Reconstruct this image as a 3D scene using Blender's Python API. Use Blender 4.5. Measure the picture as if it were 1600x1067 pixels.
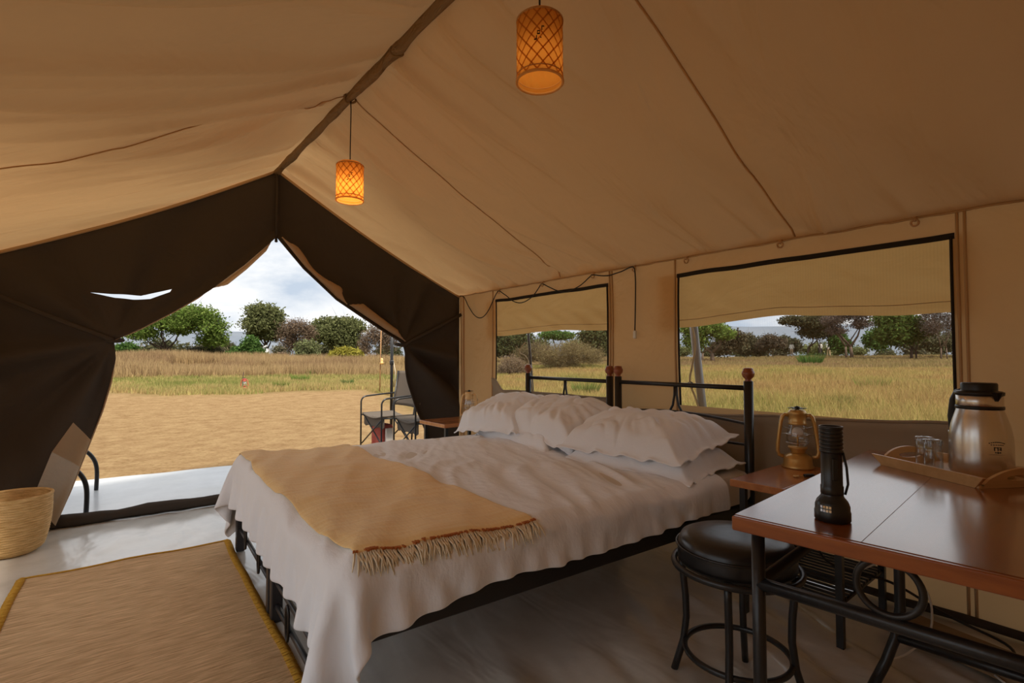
import bpy, bmesh, math, random
import numpy as np
from mathutils import Vector, Matrix

for o in list(bpy.data.objects):
    bpy.data.objects.remove(o, do_unlink=True)
S = bpy.context.scene
COL = S.collection
rad = math.radians
random.seed(7)
RNG = np.random.default_rng(11)

# ------------------------------------------------------------------ camera
CAM_H = 1.08
YAW = rad(39.09)
cam_d = bpy.data.cameras.new('camera')
cam_d.lens = 18.0
cam_d.sensor_width = 36.0
cam_d.clip_start = 0.05
cam_d.clip_end = 3000
cam = bpy.data.objects.new('camera', cam_d)
COL.objects.link(cam)
cam.location = (0, 0, CAM_H)
cam.rotation_euler = (rad(90 + 1.93), 0, -YAW)
S.camera = cam

# ------------------------------------------------------------------ sky
W = bpy.data.worlds.new('world')
S.world = W
W.use_nodes = True
wn = W.node_tree.nodes
wl = W.node_tree.links
wn.clear()
w_out = wn.new('ShaderNodeOutputWorld')
w_bg = wn.new('ShaderNodeBackground')
w_tc = wn.new('ShaderNodeTexCoord')
w_map = wn.new('ShaderNodeMapping')
w_map.inputs['Scale'].default_value = (1.0, 1.0, 3.2)
w_no = wn.new('ShaderNodeTexNoise')
w_no.inputs['Scale'].default_value = 3.4
w_no.inputs['Detail'].default_value = 7
w_no.inputs['Roughness'].default_value = 0.55
w_no.inputs['Distortion'].default_value = 0.4
w_ramp = wn.new('ShaderNodeValToRGB')
w_ramp.color_ramp.elements[0].position = 0.36
w_ramp.color_ramp.elements[0].color = (0.37, 0.43, 0.51, 1)
w_ramp.color_ramp.elements[1].position = 0.62
w_ramp.color_ramp.elements[1].color = (0.74, 0.73, 0.71, 1)
wl.new(w_tc.outputs['Generated'], w_map.inputs['Vector'])
wl.new(w_map.outputs['Vector'], w_no.inputs['Vector'])
wl.new(w_no.outputs['Fac'], w_ramp.inputs['Fac'])
wl.new(w_ramp.outputs['Color'], w_bg.inputs['Color'])
wl.new(w_bg.outputs['Background'], w_out.inputs['Surface'])
w_bg.inputs['Strength'].default_value = 0.80

# ------------------------------------------------------------------ sun
sun_d = bpy.data.lights.new('sun', 'SUN')
sun_d.energy = 3.1
sun_d.angle = rad(9)
sun_d.color = (1.0, 0.93, 0.82)
sun = bpy.data.objects.new('sun', sun_d)
COL.objects.link(sun)
sun.rotation_euler = Vector((0.10, 0.56, -0.82)).to_track_quat('-Z', 'Y').to_euler()

# ------------------------------------------------------------------ exposure
S.view_settings.view_transform = 'Standard'
S.view_settings.look = 'None'
S.view_settings.exposure = 1.0
S.view_settings.gamma = 1.0
S.view_settings.use_curve_mapping = False

# ================================================================== helpers
def link(o, parent=None):
    COL.objects.link(o)
    if parent is not None:
        o.parent = parent
    return o

def tag(o, label=None, cat=None, group=None, kind=None):
    if label: o['label'] = label
    if cat: o['category'] = cat
    if group: o['group'] = group
    if kind: o['kind'] = kind
    return o

def thing(name, label, cat, loc=(0, 0, 0), rz=0.0, group=None):
    o = bpy.data.objects.new(name, None)
    o.empty_display_size = 0.1
    COL.objects.link(o)
    o.location = loc
    o.rotation_euler = (0, 0, rz)
    return tag(o, label, cat, group)

def struct(name):
    o = bpy.data.objects.new(name, None)
    o.empty_display_size = 0.1
    COL.objects.link(o)
    o['kind'] = 'structure'
    return o

def copy_tree(o, parent=None):
    c = o.copy()
    COL.objects.link(c)
    c.parent = parent
    for ch in list(o.children):
        copy_tree(ch, c)
    return c

def mesh(name, verts, faces, mat=None, parent=None, smooth=False, colors=None):
    me = bpy.data.meshes.new(name)
    if isinstance(verts, np.ndarray) and isinstance(faces, np.ndarray):
        nv, nf, k = len(verts), len(faces), faces.shape[1]
        me.vertices.add(nv)
        me.vertices.foreach_set('co', np.ascontiguousarray(verts, dtype=np.float32).ravel())
        me.loops.add(nf * k)
        me.loops.foreach_set('vertex_index', np.ascontiguousarray(faces, dtype=np.int32).ravel())
        me.polygons.add(nf)
        me.polygons.foreach_set('loop_start', np.arange(0, nf * k, k, dtype=np.int32))
        me.update(calc_edges=True)
    else:
        me.from_pydata([tuple(v) for v in verts], [], [tuple(f) for f in faces])
        me.update()
    if colors is not None:
        at = me.color_attributes.new('tint', 'FLOAT_COLOR', 'POINT')
        c4 = np.ones((len(colors), 4), dtype=np.float32)
        c4[:, :3] = colors
        at.data.foreach_set('color', c4.ravel())
    if smooth:
        me.polygons.foreach_set('use_smooth', np.ones(len(me.polygons), dtype=bool))
    if mat: me.materials.append(mat)
    return link(bpy.data.objects.new(name, me), parent)

class MB:
    """collects simple shapes into one mesh"""
    def __init__(self):
        self.v, self.f = [], []
    def add(self, vs, fs):
        b = len(self.v)
        self.v += [tuple(v) for v in vs]
        self.f += [tuple(i + b for i in f) for f in fs]
        return self
    def box(self, c, s, rz=0.0, bev=0.0):
        hx, hy, hz = s[0] / 2, s[1] / 2, s[2] / 2
        ca, sa = math.cos(rz), math.sin(rz)
        if bev <= 0:
            pts = [(x, y, z) for z in (-hz, hz) for (x, y) in ((-hx, -hy), (hx, -hy), (hx, hy), (-hx, hy))]
            fs = [(3, 2, 1, 0), (4, 5, 6, 7), (0, 1, 5, 4), (1, 2, 6, 5), (2, 3, 7, 6), (3, 0, 4, 7)]
        else:
            b = bev
            prof = [(-hz, b), (-hz + b * .3, b * .3), (-hz + b, 0), (hz - b, 0), (hz - b * .3, b * .3), (hz, b)]
            pts, n = [], 8
            for z, ins in prof:
                x, y = hx - ins, hy - ins
                k = b * .7
                for (px_, py_) in ((-x, -y + k), (-x + k, -y), (x - k, -y), (x, -y + k), (x, y - k), (x - k, y), (-x + k, y), (-x, y - k)):
                    pts.append((px_, py_, z))
            fs = [tuple(range(n - 1, -1, -1)), tuple(range(len(pts) - n, len(pts)))]
            for i in range(len(prof) - 1):
                for j in range(n):
                    a, c2 = i * n + j, i * n + (j + 1) % n
                    fs.append((a, c2, c2 + n, a + n))
        vs = [(c[0] + x * ca - y * sa, c[1] + x * sa + y * ca, c[2] + z) for x, y, z in pts]
        return self.add(vs, fs)
    def tube(self, pts, r, n=8, closed=False, cap=True, flat=1.0):
        P = [Vector(p) for p in pts]
        m = len(P)
        rr = r if hasattr(r, '__len__') else [r] * m
        T = []
        for i in range(m):
            if closed: t = P[(i + 1) % m] - P[i - 1]
            else: t = P[min(i + 1, m - 1)] - P[max(i - 1, 0)]
            T.append(t.normalized() if t.length > 1e-9 else Vector((0, 0, 1)))
        up = Vector((0, 0, 1)) if abs(T[0].z) < 0.9 else Vector((1, 0, 0))
        N = (up - T[0] * up.dot(T[0])).normalized()
        vs = []
        for i in range(m):
            N = (N - T[i] * N.dot(T[i]))
            N = N.normalized() if N.length > 1e-6 else T[i].orthogonal().normalized()
            B = T[i].cross(N)
            for k in range(n):
                a = 2 * math.pi * k / n
                vs.append(P[i] + (N * math.cos(a) * flat + B * math.sin(a)) * rr[i])
        fs = []
        for i in range(m if closed else m - 1):
            j = (i + 1) % m
            for k in range(n):
                k2 = (k + 1) % n
                fs.append((i * n + k, j * n + k, j * n + k2, i * n + k2))
        if cap and not closed:
            fs.append(tuple(range(n)))
            fs.append(tuple(range((m - 1) * n + n - 1, (m - 1) * n - 1, -1)))
        return self.add(vs, fs)
    def lathe(self, prof, c=(0, 0, 0), n=32, cap=False, sx=1.0, sy=1.0):
        vs = []
        for (r, z) in prof:
            for k in range(n):
                a = 2 * math.pi * k / n
                vs.append((c[0] + r * math.cos(a) * sx, c[1] + r * math.sin(a) * sy, c[2] + z))
        fs = []
        for i in range(len(prof) - 1):
            for k in range(n):
                k2 = (k + 1) % n
                fs.append((i * n + k, i * n + k2, (i + 1) * n + k2, (i + 1) * n + k))
        if cap:
            fs.append(tuple(range(n - 1, -1, -1)))
            b = (len(prof) - 1) * n
            fs.append(tuple(range(b, b + n)))
        return self.add(vs, fs)
    def build(self, name, mat, parent=None, smooth=False, angle=None):
        o = mesh(name, self.v, self.f, mat, parent, smooth or angle is not None)
        if angle is not None:
            o.data.set_sharp_from_angle(angle=rad(angle))
        return o

def arc(c, r, a0, a1, n, plane='xz'):
    out = []
    for i in range(n + 1):
        a = a0 + (a1 - a0) * i / n
        u, v = r * math.cos(a), r * math.sin(a)
        out.append((c[0] + u, c[1], c[2] + v) if plane == 'xz' else (c[0] + u, c[1] + v, c[2]) if plane == 'xy' else (c[0], c[1] + u, c[2] + v))
    return out

def grid_faces(nu, nv):
    i = np.arange(nu - 1)[:, None] * nv + np.arange(nv - 1)[None, :]
    return np.stack([i, i + nv, i + nv + 1, i + 1], -1).reshape(-1, 4)

_perm = np.random.default_rng(5).permutation(512)
_val = np.random.default_rng(6).random(512) * 2 - 1
def noise2(x, y):
    x = np.asarray(x, float); y = np.asarray(y, float)
    x, y = np.broadcast_arrays(x, y)
    xi, yi = np.floor(x).astype(int), np.floor(y).astype(int)
    fx, fy = x - xi, y - yi
    fx = fx * fx * fx * (fx * (fx * 6 - 15) + 10); fy = fy * fy * fy * (fy * (fy * 6 - 15) + 10)
    def h(a, b): return _val[(_perm[a & 511] + b) & 511]
    return (h(xi, yi) * (1 - fx) + h(xi + 1, yi) * fx) * (1 - fy) + (h(xi, yi + 1) * (1 - fx) + h(xi + 1, yi + 1) * fx) * fy
def fbm(x, y, o=3):
    s = 0; a = 1.0
    for k in range(o):
        s = s + a * noise2(np.asarray(x) * 2 ** k + 17 * k, np.asarray(y) * 2 ** k + 31 * k); a *= 0.5
    return s
def sstep(a, b, x):
    t = np.clip((np.asarray(x, float) - a) / (b - a), 0, 1)
    return t * t * (3 - 2 * t)

def smooth_pts(P, n=6):
    P = [Vector(p) for p in P]; out = []
    for i in range(len(P) - 1):
        a, b, c, d = P[max(i - 1, 0)], P[i], P[i + 1], P[min(i + 2, len(P) - 1)]
        for k in range(n):
            t = k / n
            out.append(0.5 * ((2 * b) + (c - a) * t + (2 * a - 5 * b + 4 * c - d) * t * t + (3 * b - a - 3 * c + d) * t ** 3))
    out.append(P[-1]); return out

# ================================================================== materials
class N:
    def __init__(self, name):
        self.m = bpy.data.materials.new(name)
        self.m.use_nodes = True
        self.t = self.m.node_tree
        self.t.nodes.clear()
        self.out = self.t.nodes.new('ShaderNodeOutputMaterial')
    def n(self, typ, **kw):
        nd = self.t.nodes.new(typ)
        for k, v in kw.items():
            if k.startswith('_'): setattr(nd, k[1:], v)
            else: nd.inputs[k.replace('__', ' ')].default_value = v
        return nd
    def l(self, a, b): self.t.links.new(a, b)

def pbr(name, col, rough=0.6, metal=0.0, spec=0.5, var=0.0, vscale=8.0, stretch=(1, 1, 1), col2=None, bump=0.0, bscale=40.0, bstretch=None, coat=0.0, trans=0.0, ior=1.45, sheen=0.0, attr=False, lo=.35, hi=.65, bdist=0.01):
    q = N(name)
    b = q.n('ShaderNodeBsdfPrincipled')
    b.inputs['Roughness'].default_value = rough
    b.inputs['Metallic'].default_value = metal
    b.inputs['Specular IOR Level'].default_value = spec
    b.inputs['Coat Weight'].default_value = coat
    b.inputs['Coat Roughness'].default_value = 0.12
    b.inputs['Transmission Weight'].default_value = trans
    b.inputs['IOR'].default_value = ior
    b.inputs['Sheen Weight'].default_value = sheen
    b.inputs['Base Color'].default_value = (*col, 1)
    tc = q.n('ShaderNodeTexCoord')
    if col2 is not None or attr:
        base = None
        if attr:
            base = q.n('ShaderNodeVertexColor'); base.layer_name = 'tint'; base = base.outputs['Color']
        if col2 is not None:
            mp = q.n('ShaderNodeMapping', Scale=stretch)
            q.l(tc.outputs['Object'], mp.inputs['Vector'])
            no = q.n('ShaderNodeTexNoise', Scale=vscale, Detail=6.0, Roughness=0.6)
            q.l(mp.outputs['Vector'], no.inputs['Vector'])
            rp = q.n('ShaderNodeValToRGB')
            rp.color_ramp.elements[0].color = (*col, 1); rp.color_ramp.elements[0].position = lo
            rp.color_ramp.elements[1].color = (*col2, 1); rp.color_ramp.elements[1].position = hi
            q.l(no.outputs['Fac'], rp.inputs['Fac'])
            base = rp.outputs['Color']
        q.l(base, b.inputs['Base Color'])
    if bump > 0:
        mp = q.n('ShaderNodeMapping', Scale=bstretch or (1, 1, 1))
        q.l(tc.outputs['Object'], mp.inputs['Vector'])
        no = q.n('ShaderNodeTexNoise', Scale=bscale, Detail=5.0)
        q.l(mp.outputs['Vector'], no.inputs['Vector'])
        bp = q.n('ShaderNodeBump', Strength=bump, Distance=bdist)
        q.l(no.outputs['Fac'], bp.inputs['Height'])
        q.l(bp.outputs['Normal'], b.inputs['Normal'])
    q.l(b.outputs['BSDF'], q.out.inputs['Surface'])
    return q.m

def canvas(name, col, tcol, trans=0.5, col2=None, wr=0.25, wscale=3.0, stretch=(1, 1, 1)):
    """woven tent canvas: diffuse reflection plus light passing through the cloth"""
    q = N(name)
    tc = q.n('ShaderNodeTexCoord')
    no = q.n('ShaderNodeTexNoise', Scale=2.2, Detail=5.0, Roughness=0.6)
    q.l(tc.outputs['Object'], no.inputs['Vector'])
    rp = q.n('ShaderNodeValToRGB')
    rp.color_ramp.elements[0].color = (*[c * 0.93 for c in col], 1); rp.color_ramp.elements[0].position = .3
    rp.color_ramp.elements[1].color = (*col, 1); rp.color_ramp.elements[1].position = .7
    q.l(no.outputs['Fac'], rp.inputs['Fac'])
    mp = q.n('ShaderNodeMapping', Scale=stretch)
    q.l(tc.outputs['Object'], mp.inputs['Vector'])
    n2 = q.n('ShaderNodeTexNoise', Scale=wscale, Detail=4.0, Distortion=0.6)
    q.l(mp.outputs['Vector'], n2.inputs['Vector'])
    n3 = q.n('ShaderNodeTexNoise', Scale=420.0, Detail=1.0)
    q.l(tc.outputs['Object'], n3.inputs['Vector'])
    b0 = q.n('ShaderNodeBump', Strength=0.06, Distance=0.002)
    q.l(n3.outputs['Fac'], b0.inputs['Height'])
    bp = q.n('ShaderNodeBump', Strength=wr, Distance=0.07)
    q.l(n2.outputs['Fac'], bp.inputs['Height'])
    q.l(b0.outputs['Normal'], bp.inputs['Normal'])
    d = q.n('ShaderNodeBsdfDiffuse')
    t = q.n('ShaderNodeBsdfTranslucent', Color=(*tcol, 1))
    mx = q.n('ShaderNodeMixShader', Fac=trans)
    q.l(rp.outputs['Color'], d.inputs['Color'])
    q.l(bp.outputs['Normal'], d.inputs['Normal'])
    q.l(bp.outputs['Normal'], t.inputs['Normal'])
    q.l(d.outputs['BSDF'], mx.inputs[1]); q.l(t.outputs['BSDF'], mx.inputs[2])
    q.l(mx.outputs['Shader'], q.out.inputs['Surface'])
    return q.m

def netting(name, col, opac):
    q = N(name)
    tc = q.n('ShaderNodeTexCoord')
    wv = q.n('ShaderNodeTexWave', Scale=26.0, Distortion=1.2)
    wv.bands_direction = 'Y'
    q.l(tc.outputs['Object'], wv.inputs['Vector'])
    mr = q.n('ShaderNodeMapRange')
    mr.inputs['To Min'].default_value = opac * 0.9; mr.inputs['To Max'].default_value = opac * 1.1
    q.l(wv.outputs['Fac'], mr.inputs['Value'])
    d = q.n('ShaderNodeBsdfDiffuse', Color=(*col, 1))
    t = q.n('ShaderNodeBsdfTransparent')
    mx = q.n('ShaderNodeMixShader')
    q.l(mr.outputs['Result'], mx.inputs['Fac'])
    q.l(t.outputs['BSDF'], mx.inputs[1]); q.l(d.outputs['BSDF'], mx.inputs[2])
    q.l(mx.outputs['Shader'], q.out.inputs['Surface'])
    return q.m

def leafy(name, trans=0.35, rough=0.7):
    q = N(name)
    vc = q.n('ShaderNodeVertexColor'); vc.layer_name = 'tint'
    d = q.n('ShaderNodeBsdfDiffuse'); t = q.n('ShaderNodeBsdfTranslucent')
    mx = q.n('ShaderNodeMixShader', Fac=trans)
    q.l(vc.outputs['Color'], d.inputs['Color']); q.l(vc.outputs['Color'], t.inputs['Color'])
    q.l(d.outputs['BSDF'], mx.inputs[1]); q.l(t.outputs['BSDF'], mx.inputs[2])
    q.l(mx.outputs['Shader'], q.out.inputs['Surface'])
    return q.m

def ground_mat():
    q = N('dry_ground')
    tc = q.n('ShaderNodeTexCoord')
    n1 = q.n('ShaderNodeTexNoise', Scale=0.35, Detail=6.0, Roughness=0.65)
    n2 = q.n('ShaderNodeTexNoise', Scale=3.5, Detail=8.0, Roughness=0.7)
    n3 = q.n('ShaderNodeTexNoise', Scale=22.0, Detail=6.0, Roughness=0.7)
    for n_ in (n1, n2, n3): q.l(tc.outputs['Object'], n_.inputs['Vector'])
    r1 = q.n('ShaderNodeValToRGB')
    r1.color_ramp.elements[0].color = (0.265, 0.165, 0.082, 1); r1.color_ramp.elements[0].position = .38
    r1.color_ramp.elements[1].color = (0.355, 0.24, 0.122, 1); r1.color_ramp.elements[1].position = .62
    q.l(n2.outputs['Fac'], r1.inputs['Fac'])
    r2 = q.n('ShaderNodeValToRGB')
    r2.color_ramp.elements[0].color = (0.68, 0.63, 0.58, 1); r2.color_ramp.elements[0].position = .36
    r2.color_ramp.elements[1].color = (1, 1, 1, 1); r2.color_ramp.elements[1].position = .5
    q.l(n3.outputs['Fac'], r2.inputs['Fac'])
    mu = q.n('ShaderNodeMix'); mu.data_type = 'RGBA'; mu.blend_type = 'MULTIPLY'
    mu.inputs[0].default_value = 0.8
    q.l(r1.outputs['Color'], mu.inputs[6]); q.l(r2.outputs['Color'], mu.inputs[7])
    vc = q.n('ShaderNodeVertexColor'); vc.layer_name = 'tint'
    sp = q.n('ShaderNodeSeparateColor')
    q.l(vc.outputs['Color'], sp.inputs['Color'])
    mg = q.n('ShaderNodeMix'); mg.data_type = 'RGBA'
    gr = q.n('ShaderNodeValToRGB')
    gr.color_ramp.elements[0].color = (0.12, 0.095, 0.035, 1); gr.color_ramp.elements[0].position = .4
    gr.color_ramp.elements[1].color = (0.24, 0.18, 0.07, 1); gr.color_ramp.elements[1].position = .6
    q.l(n1.outputs['Fac'], gr.inputs['Fac'])
    q.l(sp.outputs['Red'], mg.inputs[0]); q.l(mu.outputs[2], mg.inputs[6]); q.l(gr.outputs['Color'], mg.inputs[7])
    b = q.n('ShaderNodeBsdfDiffuse')
    q.l(mg.outputs[2], b.inputs['Color'])
    bp = q.n('ShaderNodeBump', Strength=0.7, Distance=0.06)
    q.l(n3.outputs['Fac'], bp.inputs['Height']); q.l(bp.outputs['Normal'], b.inputs['Normal'])
    q.l(b.outputs['BSDF'], q.out.inputs['Surface'])
    return q.m

def floor_mat(name, col, rough, wr):
    q = N(name)
    tc = q.n('ShaderNodeTexCoord')
    mp = q.n('ShaderNodeMapping', Scale=(2.6, 0.9, 1.0), Rotation=(0, 0, rad(-38)))
    q.l(tc.outputs['Object'], mp.inputs['Vector'])
    n1 = q.n('ShaderNodeTexNoise', Scale=2.2, Detail=2.0, Roughness=0.5, Distortion=0.9)
    q.l(mp.outputs['Vector'], n1.inputs['Vector'])
    n2 = q.n('ShaderNodeTexNoise', Scale=1.7, Detail=7.0, Roughness=0.65)
    q.l(tc.outputs['Object'], n2.inputs['Vector'])
    rp = q.n('ShaderNodeValToRGB')
    rp.color_ramp.elements[0].color = (*[c * 0.80 for c in col], 1); rp.color_ramp.elements[0].position = .32
    rp.color_ramp.elements[1].color = (*col, 1); rp.color_ramp.elements[1].position = .58
    q.l(n2.outputs['Fac'], rp.inputs['Fac'])
    b = q.n('ShaderNodeBsdfPrincipled', Roughness=rough)
    b.inputs['Coat Weight'].default_value = 0.5; b.inputs['Coat Roughness'].default_value = 0.18
    q.l(rp.outputs['Color'], b.inputs['Base Color'])
    bp = q.n('ShaderNodeBump', Strength=wr, Distance=0.03)
    q.l(n1.outputs['Fac'], bp.inputs['Height']); q.l(bp.outputs['Normal'], b.inputs['Normal'])
    q.l(b.outputs['BSDF'], q.out.inputs['Surface'])
    return q.m

def wood_mat(name, c1, c2, rough=0.3, axis=0, coat=0.5):
    q = N(name)
    tc = q.n('ShaderNodeTexCoord')
    sc = [9.0, 9.0, 9.0]; sc[axis] = 0.8
    mp = q.n('ShaderNodeMapping', Scale=tuple(sc))
    q.l(tc.outputs['Object'], mp.inputs['Vector'])
    n1 = q.n('ShaderNodeTexNoise', Scale=2.0, Detail=7.0, Roughness=0.65, Distortion=0.8)
    q.l(mp.outputs['Vector'], n1.inputs['Vector'])
    n2 = q.n('ShaderNodeTexNoise', Scale=1.6, Detail=3.0)
    q.l(tc.outputs['Object'], n2.inputs['Vector'])
    rp = q.n('ShaderNodeValToRGB')
    rp.color_ramp.elements[0].color = (*c1, 1); rp.color_ramp.elements[0].position = .32
    rp.color_ramp.elements[1].color = (*c2, 1); rp.color_ramp.elements[1].position = .68
    q.l(n1.outputs['Fac'], rp.inputs['Fac'])
    b = q.n('ShaderNodeBsdfPrincipled')
    b.inputs['Coat Weight'].default_value = coat; b.inputs['Coat Roughness'].default_value = 0.16
    mr = q.n('ShaderNodeMapRange')
    mr.inputs['To Min'].default_value = rough * 0.75; mr.inputs['To Max'].default_value = rough * 1.4
    q.l(n2.outputs['Fac'], mr.inputs['Value']); q.l(mr.outputs['Result'], b.inputs['Roughness'])
    q.l(rp.outputs['Color'], b.inputs['Base Color'])
    bp = q.n('ShaderNodeBump', Strength=0.03, Distance=0.001)
    q.l(n1.outputs['Fac'], bp.inputs['Height']); q.l(bp.outputs['Normal'], b.inputs['Normal'])
    q.l(b.outputs['BSDF'], q.out.inputs['Surface'])
    return q.m

def glass_mat(name, col=(1, 1, 1), rough=0.0):
    q = N(name)
    g = q.n('ShaderNodeBsdfGlass', Color=(*col, 1), Roughness=rough, IOR=1.45)
    q.l(g.outputs['BSDF'], q.out.inputs['Surface'])
    return q.m

def basket_mat(name, col, col2, bands=38.0):
    q = N(name)
    tc = q.n('ShaderNodeTexCoord')
    mp0 = q.n('ShaderNodeMapping', Scale=(1, 1, 7))
    q.l(tc.outputs['Object'], mp0.inputs['Vector'])
    no = q.n('ShaderNodeTexNoise', Scale=22.0, Detail=4.0)
    q.l(mp0.outputs['Vector'], no.inputs['Vector'])
    rp = q.n('ShaderNodeValToRGB')
    rp.color_ramp.elements[0].color = (*col, 1); rp.color_ramp.elements[0].position = .35
    rp.color_ramp.elements[1].color = (*col2, 1); rp.color_ramp.elements[1].position = .65
    q.l(no.outputs['Fac'], rp.inputs['Fac'])
    b = q.n('ShaderNodeBsdfPrincipled', Roughness=0.75)
    q.l(rp.outputs['Color'], b.inputs['Base Color'])
    bp = q.n('ShaderNodeBump', Strength=0.5, Distance=0.004)
    n4 = q.n('ShaderNodeTexNoise', Scale=160.0, Detail=2.0)
    q.l(tc.outputs['Object'], n4.inputs['Vector'])
    q.l(n4.outputs['Fac'], bp.inputs['Height']); q.l(bp.outputs['Normal'], b.inputs['Normal'])
    q.l(b.outputs['BSDF'], q.out.inputs['Surface'])
    return q.m

def shade_mat(name, col):
    q = N(name)
    d = q.n('ShaderNodeBsdfDiffuse', Color=(*col, 1))
    t = q.n('ShaderNodeBsdfTranslucent', Color=(*col, 1))
    mx = q.n('ShaderNodeMixShader', Fac=0.5)
    q.l(d.outputs['BSDF'], mx.inputs[1]); q.l(t.outputs['BSDF'], mx.inputs[2])
    q.l(mx.outputs['Shader'], q.out.inputs['Surface'])
    return q.m

M = {}
M['roof'] = canvas('tan_roof_canvas', (0.66, 0.38, 0.16), (0.66, 0.41, 0.19), 0.20, wr=0.75, wscale=1.5, stretch=(0.7, 2.2, 1))
M['wall'] = canvas('tan_wall_canvas', (0.70, 0.45, 0.22), (0.66, 0.42, 0.20), 0.24, wr=0.5, wscale=2.4)
M['flap_out'] = canvas('tan_window_flap_canvas', (0.70, 0.43, 0.17), (0.78, 0.48, 0.18), 0.5, wr=0.22, wscale=3.5, stretch=(1, 1, 1.6))
M['pocket'] = canvas('grey_brown_canvas', (0.40, 0.32, 0.23), (0.3, 0.22, 0.14), 0.12, wr=0.2, wscale=3)
M['dark'] = canvas('dark_brown_canvas', (0.080, 0.067, 0.057), (0.05, 0.04, 0.03), 0.04, wr=0.5, wscale=3.0)
M['lining'] = canvas('tan_lining_canvas', (0.78, 0.58, 0.38), (0.75, 0.55, 0.34), 0.5, wr=0.3, wscale=6)
M['pale_lining'] = canvas('pale_lining_canvas', (0.72, 0.64, 0.54), (0.5, 0.4, 0.3), 0.3, wr=0.3, wscale=6)
M['seam'] = pbr('seam_tape', (0.52, 0.34, 0.18), 0.85)
M['black_tape'] = pbr('black_webbing', (0.018, 0.015, 0.013), 0.8)
M['pole_wrap'] = canvas('ridge_sleeve_canvas', (0.34, 0.22, 0.11), (0.2, 0.12, 0.06), 0.1, wr=0.8, wscale=14, stretch=(1, .4, 1))
M['net'] = netting('window_netting', (0.42, 0.36, 0.26), 0.17)
M['floor'] = floor_mat('white_groundsheet', (0.76, 0.76, 0.72), 0.20, 0.4)
M['porch'] = floor_mat('white_porch_sheet', (0.66, 0.67, 0.68), 0.4, 0.15)
M['ground'] = ground_mat()
M['iron'] = pbr('black_iron', (0.016, 0.015, 0.015), 0.32, 0.0, 0.6, bump=0.08, bscale=120)
M['iron_grey'] = pbr('grey_painted_steel', (0.05, 0.05, 0.055), 0.35, 0.3, 0.5)
M['steel_pole'] = pbr('galvanised_pole', (0.38, 0.37, 0.36), 0.5, 0.5)
M['finial'] = pbr('red_brown_wood', (0.22, 0.055, 0.02), 0.3, coat=0.4, col2=(0.34, 0.10, 0.035), vscale=20)
M['linen'] = pbr('white_cotton', (0.89, 0.90, 0.93), 0.85, sheen=0.15, bump=0.5, bscale=5.0, bstretch=(2.2, 0.9, 1.2), bdist=0.03)
M['pillow'] = pbr('white_pillow_cotton', (0.89, 0.90, 0.93), 0.85, sheen=0.15, bump=0.4, bscale=9.0, bdist=0.02)
M['mattress'] = pbr('mattress_sheet', (0.74, 0.70, 0.65), 0.9, bump=0.2, bscale=12)
M['throw'] = pbr('yellow_kikoi', (0.90, 0.61, 0.25), 0.9, sheen=0.2, col2=(0.95, 0.70, 0.34), vscale=6, stretch=(1, 8, 1), bump=0.2, bscale=30, bstretch=(3, 1, 1))
M['fringe'] = pbr('cream_fringe', (0.86, 0.74, 0.54), 0.9)
M['fringe_red'] = pbr('rust_edging', (0.42, 0.12, 0.02), 0.9)
M['desk'] = wood_mat('varnished_red_wood', (0.20, 0.055, 0.013), (0.36, 0.115, 0.028), 0.22, 0, 1.0)
M['desk_edge'] = wood_mat('varnished_red_wood_edge', (0.26, 0.065, 0.013), (0.44, 0.135, 0.028), 0.3, 1, 0.6)
M['stand'] = wood_mat('varnished_orange_wood', (0.40, 0.13, 0.035), (0.56, 0.22, 0.065), 0.24, 0, 0.8)
M['tray'] = wood_mat('pale_bamboo', (0.56, 0.33, 0.13), (0.68, 0.43, 0.19), 0.45, 1, 0.1)
M['leather'] = pbr('black_vinyl', (0.014, 0.013, 0.013), 0.28, spec=0.6, bump=0.06, bscale=30)
M['steel'] = pbr('brushed_steel', (0.66, 0.62, 0.57), 0.27, 1.0, bump=0.05, bscale=60, bstretch=(1, 1, 0.05))
M['black_plastic'] = pbr('black_plastic', (0.013, 0.013, 0.013), 0.38)
M['torch'] = pbr('black_torch_shell', (0.012, 0.012, 0.013), 0.30, spec=0.6)
M['glass'] = glass_mat('clear_glass')
def thin_glass(name):
    q = N(name)
    g = q.n('ShaderNodeBsdfGlossy', Roughness=0.03)
    t = q.n('ShaderNodeBsdfTransparent', Color=(0.96, 0.96, 0.95, 1))
    lw = q.n('ShaderNodeLayerWeight', Blend=0.5)
    pw = q.n('ShaderNodeMath'); pw.operation = 'POWER'; pw.inputs[1].default_value = 2.6
    q.l(lw.outputs['Facing'], pw.inputs[0])
    fr = q.n('ShaderNodeMath'); fr.operation = 'MULTIPLY_ADD'; fr.inputs[1].default_value = 0.9; fr.inputs[2].default_value = 0.08
    q.l(pw.outputs[0], fr.inputs[0])
    mx = q.n('ShaderNodeMixShader')
    q.l(fr.outputs[0], mx.inputs['Fac'])
    q.l(t.outputs['BSDF'], mx.inputs[1]); q.l(g.outputs['BSDF'], mx.inputs[2])
    q.l(mx.outputs['Shader'], q.out.inputs['Surface'])
    return q.m
M['chimney'] = thin_glass('lantern_glass')
M['silver'] = pbr('torch_glint', (0.8, 0.8, 0.82), 0.15, 1.0)
M['brass'] = pbr('gold_painted_tin', (0.62, 0.38, 0.12), 0.34, 0.5, coat=0.4)
M['brass_light'] = pbr('yellow_painted_tin', (0.78, 0.52, 0.24), 0.4, 0.1)
M['white_disc'] = pbr('white_disc', (0.85, 0.85, 0.86), 0.5)
M['cable'] = pbr('black_cable', (0.015, 0.013, 0.012), 0.5)
M['white_plastic'] = pbr('white_plastic', (0.75, 0.74, 0.70), 0.45)
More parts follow.
